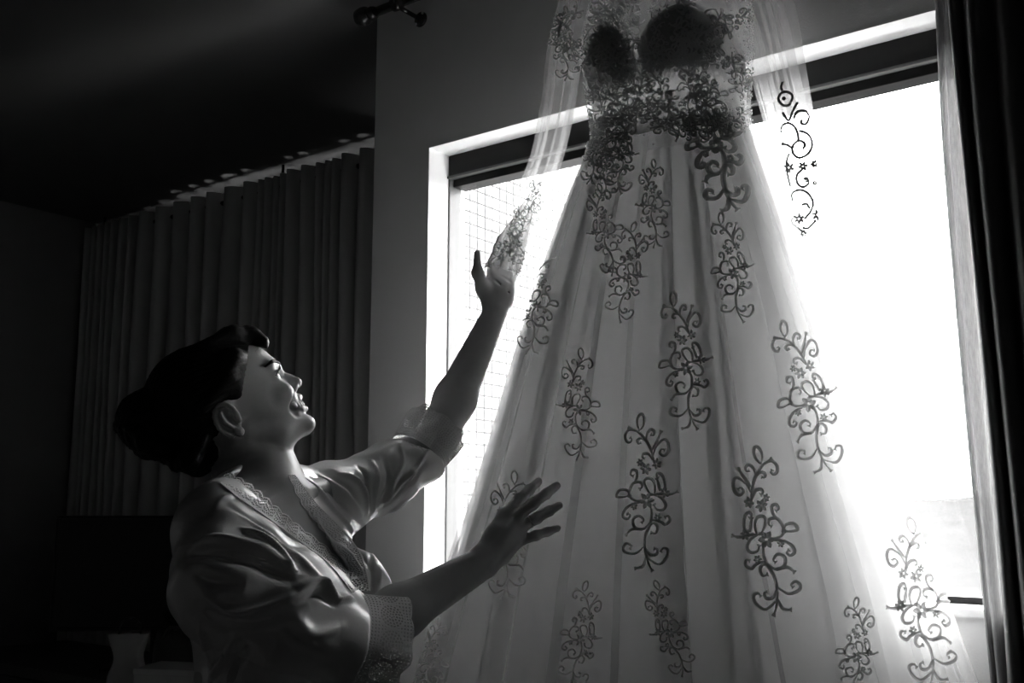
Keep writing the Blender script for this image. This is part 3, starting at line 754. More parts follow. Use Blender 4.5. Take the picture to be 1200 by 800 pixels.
def mm(*a): return np.array(a, float) / 1000
B_ = Field(FS)
fh = B_.frame(HO, HA, True, FS); ft = B_.frame(OT, [CF, CL, Z], True, FS)
# torso, hips and legs
B_.ell([-.025, 0, 1.25], [.094, .136, .14], .04, fr=ft); B_.ell([-.012, 0, 1.09], [.080, .106, .17], .05, fr=ft)
B_.ell([-.02, 0, 1.30], [.075, .150, .075], .05, fr=ft)
B_.cone(shR + [0, 0, .005], mid - CF * .035 + [0, 0, .010], .047, .050, .05); B_.cone(shL + [0, 0, .0], mid - CF * .035 + [0, 0, .010], .047, .050, .05)
B_.ell([.064, .076, 1.205], [.066, .064, .068], .04, fr=ft)
B_.ell([-.02, 0, 1.02], [.085, .120, .17], .05, fr=ft); B_.ell([-.025, 0, .86], [.11, .165, .12], .06, fr=ft)
B_.chain([[-.02, .085, .82], [-.01, .08, .52], [-.03, .078, .50], [-.045, .075, .20]], [.085, .055, .055, .036], .03, fr=ft)
B_.chain([[-.06, .075, .160], [.05, .085, .150], [.14, .09, .143]], [.036, .033, .02], .03, fr=ft)
# neck
B_.cone(hp(-20, 0, -12), tp(-.045, 0, 1.375), .050, .056, .03)
B_.cone(hp(20, 0, -62), notch - CF * .03 + [0, 0, -.005], .030, .040, .03)
B_.chain([hp(-18, -52, -28), hp(0, -44, -75), notch + CF * .0 - CL * .012], [.008, .008, .006], .02)
B_.chain([hp(-18, 52, -28), hp(0, 44, -75), notch + CF * .0 + CL * .016], [.008, .008, .006], .02)
B_.cone(notch - CL * .02, shR + CF * .02 + [0, 0, .03], .009, .011, .02); B_.cone(notch + CL * .02, shL + CF * .02 + [0, 0, .03], .009, .011, .02)
# head
def he(c, r, k, op='u'): B_.ell(mm(*c), mm(*r), k / 1000, op, fh)
def hc(P, r, k, op='u'): B_.chain([mm(*p) for p in P], [x / 1000 for x in r], k / 1000, op, fh)
he((8, 0, 48), (99, 73, 80), 20)
he((46, 0, 0), (52, 58, 72), 25)
hc([(2, 50, -28), (40, 40, -60), (78, 10, -66)], (15, 15, 15), 18)
he((84.5, 0, -69), (15, 16, 13), 14)
he((40, 0, -50), (40, 36, 26), 20)
hc([(99, 9, 37), (92, 34, 39)], (8, 8), 14)
he((103, 31, 20.5), (14, 15, 11), 12, 's')
he((81, 36, -8), (19, 19, 17), 14)
he((78, 0, -28), (25, 27, 22), 14)
hc([(97, 0, 24), (106, 0, 8), (112.5, 0, -3.5)], (6.5, 7, 9.8), 9)
he((102, 10.5, -9), (10, 6.5, 6.5), 6)
he((108, 5.5, -15.5), (4.2, 2.8, 3.2), 3, 's')
# eyelids: a shell round the eyeball, opened in front
he((84, 31, 21), (14, 14.5, 13.2), 6)
he((97.5, 32.5, 20.6), (12.5, 13.6, 6.0), 2, 's')
hc([(97.5, 20, 26), (99.5, 31, 27.5), (93, 43, 23.5)], (1.6, 1.9, 1.5), 2)
# smiling mouth
hc([(98, 16, -6), (88, 31, -18), (81, 34, -36), (80, 30, -46)], (2.5, 3.2, 3, 2), 9, 's')
hc([(102, 0, -37), (95, 14, -36.5), (82, 25, -32)], (6.0, 4.4, 1.6), 4, 's')
hc([(104.2, 0, -26.5), (98, 13, -28.5), (80, 28, -29.5)], (4.0, 3.4, 2), 4)
hc([(103.6, 4, -24.5), (98, 13, -27.5)], (3.4, 3), 4)
hc([(99.3, 0, -47.0), (93.4, 13, -43.8), (79.5, 27, -33)], (5.0, 4.3, 2.2), 4)
# ears
ea = [(-9 + 17 * math.cos(a) - 3, 76 + 4 * math.cos(a * .5 + .6), 11 + 26 * math.sin(a) + 3 * math.cos(a)) for a in np.linspace(-.5, 4.2, 14)]
ea = [(x, y, z - 5) for x, y, z in ea]
he((-10, 71, 7), (17, 7, 24), 8)
he((-7, 82, 3), (9, 9, 12), 4, 's')
hc(ea, [3.4] * len(ea), 3)
hc([(-14, 79, 21), (-17, 80, 7), (-12, 79, -7)], (3, 3.2, 3), 3)
he((-8, 76, -19), (8, 4, 8), 5)
he((2, 76, -1), (4, 4, 7), 4)
# arms
dR = _n(wrR - elR); dL = _n(wrL - elL)
B_.chain([shR, at(335, 702, 1.612), elR], [.047, .042, .038], .03); B_.chain([elR, elR + (wrR - elR) * .3, wrR], [.038, .039, .0265], .02)
B_.chain([shL, at(445, 560, 2.030), elL], [.046, .039, .037], .03); B_.chain([elL, elL + (wrL - elL) * .3, wrL], [.037, .0385, .0255], .02)
# right hand: back to the camera, finger tips on the skirt
def on_skirt(px, py, lift): 
    h = to_surface(T_SK, px, py); p = np.array(h[0]); return p - _n(p - C0) * lift
tipsR = [on_skirt(631, 564, .011), on_skirt(652, 569, .010), on_skirt(655, 592, .010), on_skirt(653, 619, .009)]
yt = np.mean([t[1] for t in tipsR])
YK = yt - .046
knR = [at(590, 602, YK - .006), at(601, 608, YK - .009), at(608, 619, YK - .007), at(607, 634, YK - .001)]
def finger(F, K, T, arch, r, out, fr=(.44, .74)):
    d = T - K; P1 = K + d * fr[0] + out * arch; P2 = K + d * fr[1] + out * arch * .75
    F.chain([K, P1, P2, T], r, .004)
    for p, q in ((P1, r[1]), (P2, r[2])): F.ell(p, [q * 1.06] * 3, .004)
    return [K, P1, P2, T]
backR = _n(C0 - knR[1])
rr = [(.0104, .0094, .0084, .0070), (.0108, .0097, .0086, .0072), (.0104, .0092, .0082, .0068), (.0094, .0082, .0073, .0060)]
fingR = []
for i in range(4):
    B_.cone(wrR + (knR[i] - wrR) * .12, knR[i], .0140, .0108, .020)
    fingR.append(finger(B_, knR[i], tipsR[i], .006, rr[i], backR))
B_.ell((wrR * .45 + (knR[1] + knR[2]) * .275), [.024] * 3, .022)
pe = wrR + (knR[3] - wrR) * .5 + np.array([0, .006, -.008]); B_.cone(wrR + dR * .012 + [0, 0, -.004], pe, .015, .014, .012)
thR = [wrR + dR * .012 + [0, .014, .006], at(583, 622, YK + .02), at(603, 603, YK + .036), at(620, 590, YK + .044)]
B_.chain(thR, [.014, .0115, .0095, .0075], .008)
# left hand: palm to the camera, thumb up on the left, fingers behind the lace cuff
YL = 2.235
knL = [at(577, 318, YL), at(587, 313, YL + .002), at(596, 313, YL + .002), at(603, 318, YL)]
tpL = [at(586, 279, YL + .012), at(597, 270, YL + .012), at(606, 274, YL + .012), at(610, 286, YL + .01)]
for i in range(4):
    B_.cone(wrL + (knL[i] - wrL) * .12, knL[i], .0155, .0118, .012)
    finger(B_, knL[i], tpL[i], .006, rr[i], np.array([0, 1.0, 0]))
B_.ell(at(588, 340, YL - .004), [.022, .016, .030], .012)
thL = [at(575, 358, YL - .006), at(566, 338, YL - .014), at(559.5, 320, YL - .018), at(559.5, 297, YL - .016)]
B_.chain(thL, [.017, .0135, .0098, .0072], .012)
B_.ell(thL[2] + [0.001, 0, 0], [.0108] * 3, .006)
B_.ell(at(594, 347, YL - .004), [.012, .013, .024], .022)
for (a, b) in (((578, 326), (596, 343)), ((585, 321), (602, 332))):   # palm creases
    B_.cone(at(a[0], a[1], YL - .0225), at(b[0], b[1], YL - .0240), .0016, .0016, .004, 's')

lo = np.array([-.72, 1.45, 0]); hi_ = np.array([.12, 2.42, 2.06])
zs = np.concatenate([np.arange(-.02, 1.0, .008), np.arange(1.0, 2.06, .002)])
V, Q = B_.mesh('body', lo, hi_, .002, zs=zs)
V = smooth_mesh(V, Q, 1, .35)
me = mesh_quads('body', V, Q)
loc = (V - HO) @ HA.T * 1000 / FS; al = np.abs(loc[:, 1])
tone = np.ones(len(V))
def seg_d(P, pts):
    P3 = np.stack([loc[:, 0], al, loc[:, 2]], 1); best = np.full(len(P3), 1e9)
    for a, b in zip(pts[:-1], pts[1:]):
        a, b = np.array(a, float), np.array(b, float); t = np.clip(((P3 - a) @ (b - a)) / ((b - a) @ (b - a)), 0, 1)
        best = np.minimum(best, np.linalg.norm(P3 - a - t[:, None] * (b - a), axis=1))
    return best
lip = np.minimum(seg_d(0, [(104.2, 0, -26.5), (98, 13, -28.5), (80, 28, -29.5)]), seg_d(0, [(98.8, 0, -50), (93, 13, -47.5), (80, 27, -33.5)]))
tone *= 1 - .45 * np.clip((6.2 - lip) / 1.5, 0, 1)
inm = seg_d(0, [(96, 0, -37.5), (88, 12, -37), (78, 24, -32)]); tone *= 1 - .7 * np.clip((6.5 - inm) / 2, 0, 1)
ca = me.color_attributes.new('tone', 'FLOAT_COLOR', 'POINT')
ca.data.foreach_set('color', np.stack([tone, tone, tone, np.ones_like(tone)], 1).astype(np.float32).ravel())
body = part('body', me, woman, M_SKIN)
T_BODY = [BVHTree.FromPolygons(V.tolist(), Q.tolist())]
# eyes, lashes, brows, teeth
for s in (-1, 1):
    gz = _n(np.array([.86, -.10 * s, .50]))        # looking up at the gown
    Ve, Fe = ball_arrays((0, 0, 0), 12.3, 24, 16)
    ey = part('eye', mesh_np('eye', np.array([hp(84, 31 * s, 21) + (v[0] * HF + v[1] * HL + v[2] * HU) * FS / 1000 for v in Ve]), Fe), body, M_EYE)
    e1 = _n(np.cross(gz, [0, 1, 0])); e2 = np.cross(gz, e1); ring = []
    for rr_, hh in ((0, 12.75), (2.2, 12.72), (4.0, 12.4), (5.6, 11.3)):
        ring.append([hp(*(np.array([84, 31 * s, 21]) + gz * hh + (e1 * math.cos(a) + e2 * math.sin(a)) * max(rr_, .01))) for a in np.linspace(0, 2 * math.pi, 20, endpoint=False)])
    part('iris', grid_mesh('iris', np.array(ring).transpose(1, 0, 2), True), ey, M_IRIS)
    L = []
    for q in np.linspace(0, 1, 24):
        l_ = 21 + 23 * q; f_ = 98.8 + 1.4 * math.sin(q * math.pi) - 6.5 * q * q; u_ = 25.6 + 1.3 * math.sin(q * math.pi) - 2.5 * q * q
        ln_ = 6 + 3.5 * math.sin(q * 2.4)
        L.append(tube_arrays(np.array([hp(f_, s * l_, u_), hp(f_ + ln_ * .6, s * (l_ + ln_ * .25 * q), u_ + ln_ * .15), hp(f_ + ln_ * .9, s * (l_ + ln_ * .5 * q), u_ + ln_ * .75)]), np.array([.0006, .0005, .0001]), 4))
    L.append(tube_arrays(catmull([hp(97, s * 20, 23.7), hp(100, s * 27, 26.5), hp(99.8, s * 33, 26.8), hp(94, s * 43, 23.2), hp(90, s * 47, 21)], 16), .0009, 5))
    o = part('eyelashes', mesh_np('eyelashes', *join_arrays(L)), body, M_LASH); o['kind'] = 'stuff'
    L = []; rg = np.random.default_rng(5)
    for q in np.linspace(0, 1, 80):
        for r_ in range(6):
            l_ = 13 + 36 * q; u_ = 36 + 6.5 * math.sin(q * 2.2) + (r_ - 2.5) * 1.0 * math.sin(.5 + 2.5 * q)
            o_ = Vector(hp(140, s * l_, u_)); hit = T_BODY[0].ray_cast(o_, Vector(-HF))
            if hit[0] is None: continue
            p = np.array(hit[0]) + HF * .0004; d = (HL * s * .9 + HU * .35 - HF * .25 * q) * .0055
            L.append(tube_arrays(np.array([p, p + d * .5 + HF * .0005, p + d]), np.array([.0006, .0005, .0002]), 3))
    o = part('eyebrow', mesh_np('eyebrow', *join_arrays(L)), body, M_HAIR); o['kind'] = 'stuff'
for k in range(10):                                    # upper teeth in view
    l_ = (k - 4.5) * 6.3; f_ = 102.6 - .0165 * l_ * l_; u_ = -36.3 + .004 * l_ * l_
    tn = _n(np.array([1, .033 * l_, 0])); td = np.array([-tn[1], tn[0], 0]); hgt = 6.2 - .1 * abs(k - 4.5)
    Ve, Fe = ball_arrays((0, 0, 0), 1, 10, 8)
    Ve = np.sign(Ve) * np.abs(Ve) ** .62
    part('tooth', mesh_np('tooth', np.array([hp(*(np.array([f_ - 2.2, l_, u_]) + tn * v[0] * 2.6 + td * v[1] * 3.3 + np.array([0, 0, 1]) * v[2] * hgt)) for v in Ve]), Fe), body, M_TOOTH)
for i in range(4):                                     # nails and the ring
    a, b = fingR[i][2], fingR[i][3]; d = _n(b - a); nn = _n(C0 - b); nn = _n(nn - d * (nn @ d)); sd = np.cross(d, nn); r = rr[i][3]
    Ve, Fe = ball_arrays((0, 0, 0), 1, 10, 6)
    part('nail', mesh_np('nail', np.array([b + nn * (r * .62) - d * .001 + d * v[0] * .0075 + sd * v[1] * r * .72 + nn * v[2] * r * .45 for v in Ve]), Fe), body, M_NAIL)
a, b = fingR[2][0], fingR[2][1]
part('ring', mesh_np('ring', *torus_arrays(a + (b - a) * .62, b - a, .0106, .0017, 24, 8)), body, M_GOLD)

# --- hair: swept back into a bun of curls
H_ = Field(FS); gh = H_.frame(HO, HA, False, FS)
def xe(c, r, k, op='u'): H_.ell(mm(*c), mm(*r), k / 1000, op, gh)
xe((2, 0, 54), (101, 80, 84), 20)
xe((-28, 0, 84), (70, 66, 66), 25)
def cut(P): return (-((P[:, 0] - .019) * .72 - (P[:, 2] - .012) * .70)) * 1.0       # hairline plane, from forehead to ear
H_.add(lambda P: -cut(P), HO, .3, .012, 'i', gh)
for s in (-1, 1): xe((-4, 80 * s, 4), (30, 22, 30), 12, 's')
xe((-100, 0, 72), (48, 52, 56), 14)
xe((-110, 0, 86), (44, 48, 46), 16)
rg = np.random.default_rng(3)
for k in range(16):                                    # pinned curls
    a, b = rg.uniform(0, 6.28), rg.uniform(-.9, .9)
    c0 = np.array([-104 - 34 * math.cos(b) * abs(math.cos(a * .5)), 46 * math.sin(a) * .9, 68 + 46 * math.sin(b) + 12 * math.cos(a)])
    ax1 = _n(rg.normal(0, 1, 3)); ax2 = _n(np.cross(ax1, rg.normal(0, 1, 3))); R0 = rg.uniform(11, 17)
    Pc = [c0 + (ax1 * math.cos(t) + ax2 * math.sin(t)) * R0 * (1 - t / 9) for t in np.linspace(0, 5.4, 9)]
    H_.chain([p / 1000 for p in Pc], [.0085] * 8 + [.004], .005, 'u', gh)
for (P, r) in (([(-66, -50, 10), (-88, -46, -8), (-108, -30, 2)], (17, 18, 15)), ([(-60, -30, -16), (-84, -14, -16), (-108, 0, 10)], (20, 20, 16)), ([(-60, 40, 0), (-84, 30, -10), (-104, 10, 12)], (18, 18, 15)),
               ([(40, -40, 122), (78, -24, 116), (103, -12, 98), (109, -16, 80), (107, -24, 68)], (11, 13, 11, 7, 2)), ([(30, 10, 130), (72, 6, 122), (98, -2, 106), (107, -8, 88)], (12, 14, 11, 4)), ([(60, -58, 84), (30, -74, 60), (-30, -80, 40)], (9, 9, 8))):
    H_.chain([mm(*p) for p in P], [x / 1000 for x in r], .012, 'u', gh)
def strands(P):
    a = np.arctan2(P[:, 1], P[:, 2] - .04); 
    k = np.clip((.02 - ((P[:, 0] - .012) * .72 - (P[:, 2] - .012) * .70)) / .04, .15, 1)
    return k * (.0008 * np.sin(a * 60 + 5 * np.sin(P[:, 0] * 40)) + .0005 * np.sin(a * 117 + P[:, 0] * 60) + .0009 * np.sin(P[:, 1] * 420 + P[:, 2] * 300) * (P[:, 0] < -.07))
H_.add(strands, HO, .3, .001, 'd', gh)
Vh, Qh = H_.mesh('hair', HO - .29, HO + .29, .0027)
part('hair', mesh_quads('hair', Vh, Qh), woman, M_HAIR)
L = []
for k in range(70):                                    # loose flyaway hairs
    a = rg.uniform(-.9, .9); st = np.array([rg.uniform(-60, 95), 60 * math.sin(a), 0]); st[2] = 50 + 84 * math.sqrt(max(.05, 1 - ((st[0] - 2) / 103) ** 2 - (st[1] / 84) ** 2)) 
    d = np.array([rg.uniform(-.4, .8), rg.uniform(-.4, .4), rg.uniform(.1, .8)]) * rg.uniform(6, 20)
    L.append(tube_arrays(catmull([hp(*st), hp(*(st + d * .5 + [4, 0, 0])), hp(*(st + d + [6, 0, -4]))], 6), .00018, 3))
o = part('loose_hairs', mesh_np('loose_hairs', *join_arrays(L)), woman, M_HAIR); o['kind'] = 'stuff'

# --- satin robe
R_ = Field(FS); gt = R_.frame(OT, [CF, CL, Z], True, FS)
R_.ell([-.025, 0, 1.25], [.104, .146, .15], .04, fr=gt); R_.ell([-.012, 0, 1.09], [.092, .118, .17], .05, fr=gt); R_.ell([-.02, 0, 1.29], [.084, .16, .082], .05, fr=gt)
up = np.array([0, 0, .012])
R_.cone(shR + up, mid - CF * .04 + [0, 0, .018], .060, .054, .05); R_.cone(shL, mid - CF * .04 + [0, 0, .018], .054, .054, .05)
R_.cone(mid - CF * .05 + [0, 0, .0], tp(-.06, 0, 1.365), .064, .056, .03)
R_.ell([.074, .080, 1.205], [.078, .073, .078], .05, fr=gt)
R_.ell([-.02, 0, .96], [.105, .135, .13], .06, fr=gt); R_.cone([-.02, 0, .88], [-.01, 0, .56], .15, .19, .08, fr=gt); R_.ell([-.02, 0, .80], [.14, .19, .16], .08, fr=gt)
mR = at(338, 712, 1.605); cR0 = at(396, 744, 1.640); 
mL = at(445, 562, 2.030); cL0 = at(485, 537, 2.096)
uR = _n(cR0 - mR); uL = _n(cL0 - mL); aR = _n(uR * .65 + dR * .35); aL = _n(uL * .6 + dL * .45)
qR = at(277, 682, 1.601); R_.chain([shR + [0, 0, -.006], qR, mR], [.058, .084, .074], .03); R_.cone(mR, cR0 + uR * .06, .074, .066, .03, cap=(cR0 + aR * .020, aR))
R_.cone(shL + [0, 0, -.008], mL, .058, .054, .04); R_.cone(mL, cL0 + uL * .06, .054, .056, .03, cap=(cL0 + aL * .020, aL))
R_.cone(cR0 - uR * .05, cR0 + aR * .06, .055, .063, .006, 's', cap=(cR0 + aR * .03, aR)); R_.cone(cL0 - uL * .05, cL0 + aL * .06, .047, .052, .006, 's', cap=(cL0 + aL * .03, aL))
V_IN = [(262, 548), (285, 566), (310, 588), (345, 617), (385, 650), (418, 690)]          # inner edge of her right front
V_OUT = [(338, 545), (352, 578), (372, 612), (396, 648), (418, 690)]                      # inner edge of her left front
poly = np.array(V_IN + V_OUT[::-1][1:] + [(372, 541), (398, 530), (398, 470), (225, 470), (225, 555), (250, 556)], float)
def vneck(P):
    px, py = proj(P); q = np.stack([px, py], 1); dd = np.full(len(q), 1e9); ins = np.zeros(len(q), bool)
    for a, b in zip(poly, np.roll(poly, -1, 0)):
        e = b - a; t = np.clip(((q - a) @ e) / (e @ e), 0, 1); dd = np.minimum(dd, np.linalg.norm(q - a - t[:, None] * e, axis=1))
        c = ((a[1] > q[:, 1]) != (b[1] > q[:, 1])) & (q[:, 0] < (b[0] - a[0]) * (q[:, 1] - a[1]) / (b[1] - a[1] + 1e-9) + a[0]); ins ^= c
    dd = np.where(ins, -dd, dd) * 1.6 / 1215
    far = ((P - np.array([mid[0], mid[1], 0])) @ CF) * -1 - .03
    return np.maximum(dd, far).astype(np.float32)
R_.add(vneck, notch, .30, .004, 's')
zs = np.concatenate([np.arange(.18, .95, .01), np.arange(.95, 1.60, .0032)])
Vr, Qr = R_.mesh('robe', np.array([-.86, 1.36, 0]), np.array([.14, 2.4, 1.6]), .0032, zs=zs)
Vr = smooth_mesh(Vr, Qr, 2, .5); Nr = normals_of(Vr, Qr)
T_R0 = [BVHTree.FromPolygons(Vr.tolist(), Qr.tolist())]
# folds of the satin: crests (+) and valleys (-) along these lines, height mm, width mm
FOLDS = [([(222, 640), (255, 632), (300, 640), (335, 662), (345, 668)], 6, 9), ([(218, 652), (262, 650), (310, 664), (340, 680)], -7, 9),
 ([(285, 618), (305, 628), (330, 648), (345, 668)], 7, 6), ([(293, 612), (318, 630), (345, 655)], -5, 6),
 ([(240, 700), (270, 716), (310, 712), (350, 698), (378, 684)], 9, 8), ([(236, 712), (275, 730), (320, 726), (365, 706)], -8, 10),
 ([(350, 690), (372, 682), (385, 690), (395, 702)], 8, 6), ([(355, 702), (375, 696), (392, 706)], -6, 6), ([(395, 704), (402, 700), (412, 702)], 5, 5),
 ([(225, 668), (250, 682), (290, 684)], -4, 12), ([(345, 720), (365, 740), (400, 735)], 5, 10), ([(330, 735), (355, 758), (385, 770)], -5, 12),
 ([(280, 600), (320, 630), (365, 668), (385, 690)], 4, 7), ([(262, 590), (300, 612), (340, 640)], -3, 6), ([(250, 600), (262, 585), (275, 580)], 3, 7),
 ([(352, 560), (372, 575), (395, 600), (420, 632), (438, 655)], 5, 7), ([(360, 556), (385, 572), (410, 598), (432, 625)], -5, 7), ([(375, 556), (400, 575), (425, 603)], 5, 6),
 ([(398, 640), (415, 655), (428, 680)], 4, 6), ([(388, 628), (412, 640), (438, 668)], -3, 7), ([(440, 640), (446, 660), (444, 685)], 4, 6), ([(432, 640), (436, 665), (434, 690)], -4, 6),
 ([(398, 556), (415, 560), (427, 575), (431, 600)], 6, 6), ([(392, 562), (408, 572), (420, 592)], -4, 6), ([(420, 546), (430, 560), (434, 598)], -5, 5), ([(436, 540), (441, 560), (438, 598)], 6, 5),
 ([(440, 596), (462, 575), (488, 548), (505, 520)], 5, 6), ([(450, 592), (475, 572), (498, 545)], -5, 6), ([(455, 600), (480, 584), (505, 566)], 5, 5), ([(450, 535), (456, 560), (446, 590)], -4, 6), ([(470, 520), (470, 545), (452, 585)], 4, 6),
 ([(232, 735), (245, 765), (250, 790)], 5, 7), ([(276, 744), (262, 770), (248, 795)], 9, 6), ([(290, 755), (275, 780), (268, 798)], -6, 9)]
off = np.zeros(len(Vr))
for pts, hgt, wid in FOLDS:
    c = catmull(np.array(pts, float), 5 * len(pts)); P3 = []
    for x, y in c:
        h = to_surface(T_R0, x, y)
        if h is not None: P3.append(np.array(h[0]))
    if len(P3) < 3: continue
    P3 = np.array(P3); wid = wid / 1000 * .82
    sel = np.where(np.all((Vr > P3.min(0) - wid * 3) & (Vr < P3.max(0) + wid * 3), axis=1))[0]
    if not len(sel): continue
    best = np.full(len(sel), 1e9); u = np.zeros(len(sel))
    for i in range(len(P3) - 1):
        a, b = P3[i], P3[i + 1]; e = b - a
        if np.linalg.norm(e) > .06: continue
        t = np.clip(((Vr[sel] - a) @ e) / (e @ e + 1e-12), 0, 1); d = np.linalg.norm(Vr[sel] - a - t[:, None] * e, axis=1)
        m_ = d < best; best[m_] = d[m_]; u[m_] = (i + t[m_]) / (len(P3) - 1)
    off[sel] += 1.7 * hgt / 1000 * np.exp(-(best / wid) ** 2) * np.clip(np.sin(np.clip(u, 0.02, .98) * np.pi), 0, 1) ** .5
wv = .0016 * np.sin(Vr[:, 0] * 70 + 3 * np.sin(Vr[:, 2] * 22) + Vr[:, 1] * 30) + .0012 * np.sin(Vr[:, 2] * 85 + Vr[:, 1] * 60 + 2 * np.sin(Vr[:, 0] * 30))
Vr = Vr + Nr * (off + wv)[:, None]; Vr = smooth_mesh(Vr, Qr, 1, .4)
robe = part('robe', mesh_quads('robe', Vr, Qr), woman, M_SATIN)
T_RB = [BVHTree.FromPolygons(Vr.tolist(), Qr.tolist())]
# --- cotton lace: real cut-work, holes left out of the mesh
def lace_hole(x, v, width, per=.044):
    """x along the band, v across it (0 inner .. width = scalloped outer edge), metres"""
    e = width - .0045 + .0042 * np.abs(np.sin(np.pi * x / per)) 
    out = v > e
    lx = (x + per / 2) % per - per / 2; r = np.hypot(lx, (v - width * .52)); a = np.arctan2(lx, v - width * .52); h = np.zeros(x.shape, bool)
    for R0, n_, hw in ((.0035, 5, .0013), (.0085, 10, .0017), (.0135, 15, .0015), (.0180, 20, .0013)):
        h |= (np.abs(r - R0) < hw) & ((a * n_ / (2 * np.pi)) % 1 < .58)
    g = (np.hypot((x % .0055) - .00275, (v % .0055) - .00275) < .0013) & (r > .0225)
    edge = (np.abs(v - (e - .0030)) < .0008) & ((x / .0030) % 1 < .5)
    h = (h & (v < e - .002) & (v > .003)) | (g & (v > .003) & (v < e - .003)) | edge
    return out | h
def lace_band(name, Pfun, length, width, parent, step=.0009):
    nx, nv = int(length / step), int(width / step); x = np.arange(nx + 1) * length / nx; v = np.arange(nv + 1) * width / nv
    P, okp = Pfun(x / length, v / width)
    cx = (np.arange(nx) + .5) * length / nx; cv = (np.arange(nv) + .5) * width / nv; X, Vv = np.meshgrid(cx, cv, indexing='ij')
    keep = ~lace_hole(X, Vv, width)
    keep &= okp[:-1, :-1] & okp[1:, :-1] & okp[:-1, 1:] & okp[1:, 1:]
    idx = np.arange((nx + 1) * (nv + 1)).reshape(nx + 1, nv + 1)
    Qq = np.stack([idx[:-1, :-1], idx[1:, :-1], idx[1:, 1:], idx[:-1, 1:]], -1)[keep]
    used, inv = np.unique(Qq.ravel(), return_inverse=True)
    o = part(name, mesh_quads(name, P.reshape(-1, 3)[used], inv.reshape(-1, 4)), parent, M_ROBELACE)
    md = o.modifiers.new('thread', 'SOLIDIFY'); md.thickness = .0008; md.offset = 0
    return o
def cuff(c, ax, r0, r1, width, parent):
    e1 = _n(np.cross(ax, Z)); e2 = np.cross(ax, e1)
    def Pf(u, v):
        a = u[:, None] * 2 * np.pi; w_ = v[None, :]
        r = r0 + (r1 - r0) * w_ + .0045 * np.sin(5 * a + 1) * w_ + .0025 * np.sin(9 * a) * w_
        P = c + ax * (w_ * width)[..., None] + (np.cos(a) * r)[..., None] * e1 + (np.sin(a) * r)[..., None] * e2
        return P, np.ones(P.shape[:2], bool)
    return lace_band('lace_cuff', Pf, 2 * math.pi * (r0 + r1) / 2, width, parent)
cuff(cR0 + aR * .016, aR, .068, .073, .080, robe)
cuff(cL0 + aL * .010, _n(uL * .35 + dL * .6), .060, .068, .078, robe)
def lapel(inner, outer, width):
    A = catmull(np.array(inner, float), 60); B2 = catmull(np.array(outer, float), 60)
    P0 = [to_surface(T_RB + T_BODY, *p) for p in (A + B2) / 2]
    L = sum(np.linalg.norm(np.array(a[0]) - np.array(b[0])) for a, b in zip(P0[:-1], P0[1:]) if a and b)
    def Pf(u, v):
        gu, gv = 50, 7; G = np.zeros((gu, gv, 3))
        for i in range(gu):
            for j in range(gv):
                q = A[int(i / (gu - 1) * 59)] * (1 - j / (gv - 1)) + B2[int(i / (gu - 1) * 59)] * (j / (gv - 1))
                h = to_surface(T_RB + T_BODY, *q); G[i, j] = np.array(h[0]) - _n(np.array(h[0]) - C0) * .004 if h else G[i - 1, j]
        for _ in range(3): G[1:-1] = .5 * G[1:-1] + .25 * (G[:-2] + G[2:]); G[:, 1:-1] = .5 * G[:, 1:-1] + .25 * (G[:, :-2] + G[:, 2:])
        iu = np.minimum((u * (gu - 1)).astype(int), gu - 2); fu = (u * (gu - 1) - iu)[:, None, None]; jv = np.minimum((v * (gv - 1)).astype(int), gv - 2); fv = (v * (gv - 1) - jv)[None, :, None]
        g = lambda a, b: G[iu + a][:, jv + b]
        P = (g(0, 0) * (1 - fu) + g(1, 0) * fu) * (1 - fv) + (g(0, 1) * (1 - fu) + g(1, 1) * fu) * fv
        return P, np.ones(P.shape[:2], bool)
    return lace_band('lace_trim', Pf, L, width, robe)
lapel([(258, 566), (280, 584), (312, 606), (350, 634), (385, 660), (412, 694)], [(266, 550), (296, 568), (322, 590), (352, 616), (392, 648), (420, 690)], .026)
lapel([(346, 556), (372, 590), (402, 620), (424, 650), (434, 692)], [(337, 556), (352, 590), (376, 622), (398, 652), (412, 694)], .030)
tag(woman, 'smiling woman in a satin robe with lace trim, reaching up to the hanging gown', 'person')
# ------------------------------------------------------------------ the dark corner: console with a television, a bag and a box
M_CONS = mat('dark_stained_oak', .06, .45, .3, 14, .1, 120, stretch=(1, 1, 6))
M_TVB = mat('tv_plastic', .012, .3, .1, 60, 0)
M_SCREEN = mat('tv_screen', .006, .12, .05, 60, 0, spec=.5)
M_PAPER = mat('pale_card', .25, .7, .08, 40, .1, 200)
M_LEATHER = mat('dark_leather', .03, .5, .2, 50, .3, 300)
con = empty('console_table', wc(-3.6, 2.42, 0))
cz = .75
part('top', boxes('top', [(-4.5, -2.35, 2.13, 2.66, cz - .04, cz)], .004), con, M_CONS, False)
for s0 in (-4.46, -3.44, -2.43):
    part('side_panel', boxes('side_panel', [(s0, s0 + .04, 2.16, 2.63, 0, cz - .04)], .003), con, M_CONS, False)
for s0 in (-4.41, -3.39):
    for k in range(3):
        z0 = .05 + k * .22
        d = part('drawer', boxes('drawer', [(s0, s0 + .95, 2.14, 2.60, z0, z0 + .21)], .004), con, M_CONS, False)
        part('handle', mesh_np('handle', *tube_arrays([wc(s0 + .40, 2.14, z0 + .14), wc(s0 + .40, 2.118, z0 + .14), wc(s0 + .55, 2.118, z0 + .14), wc(s0 + .55, 2.14, z0 + .14)], .005, 8)), d, M_CHROME)
tag(con, 'long dark stained console with drawers in the dim corner under the television', 'cabinet')
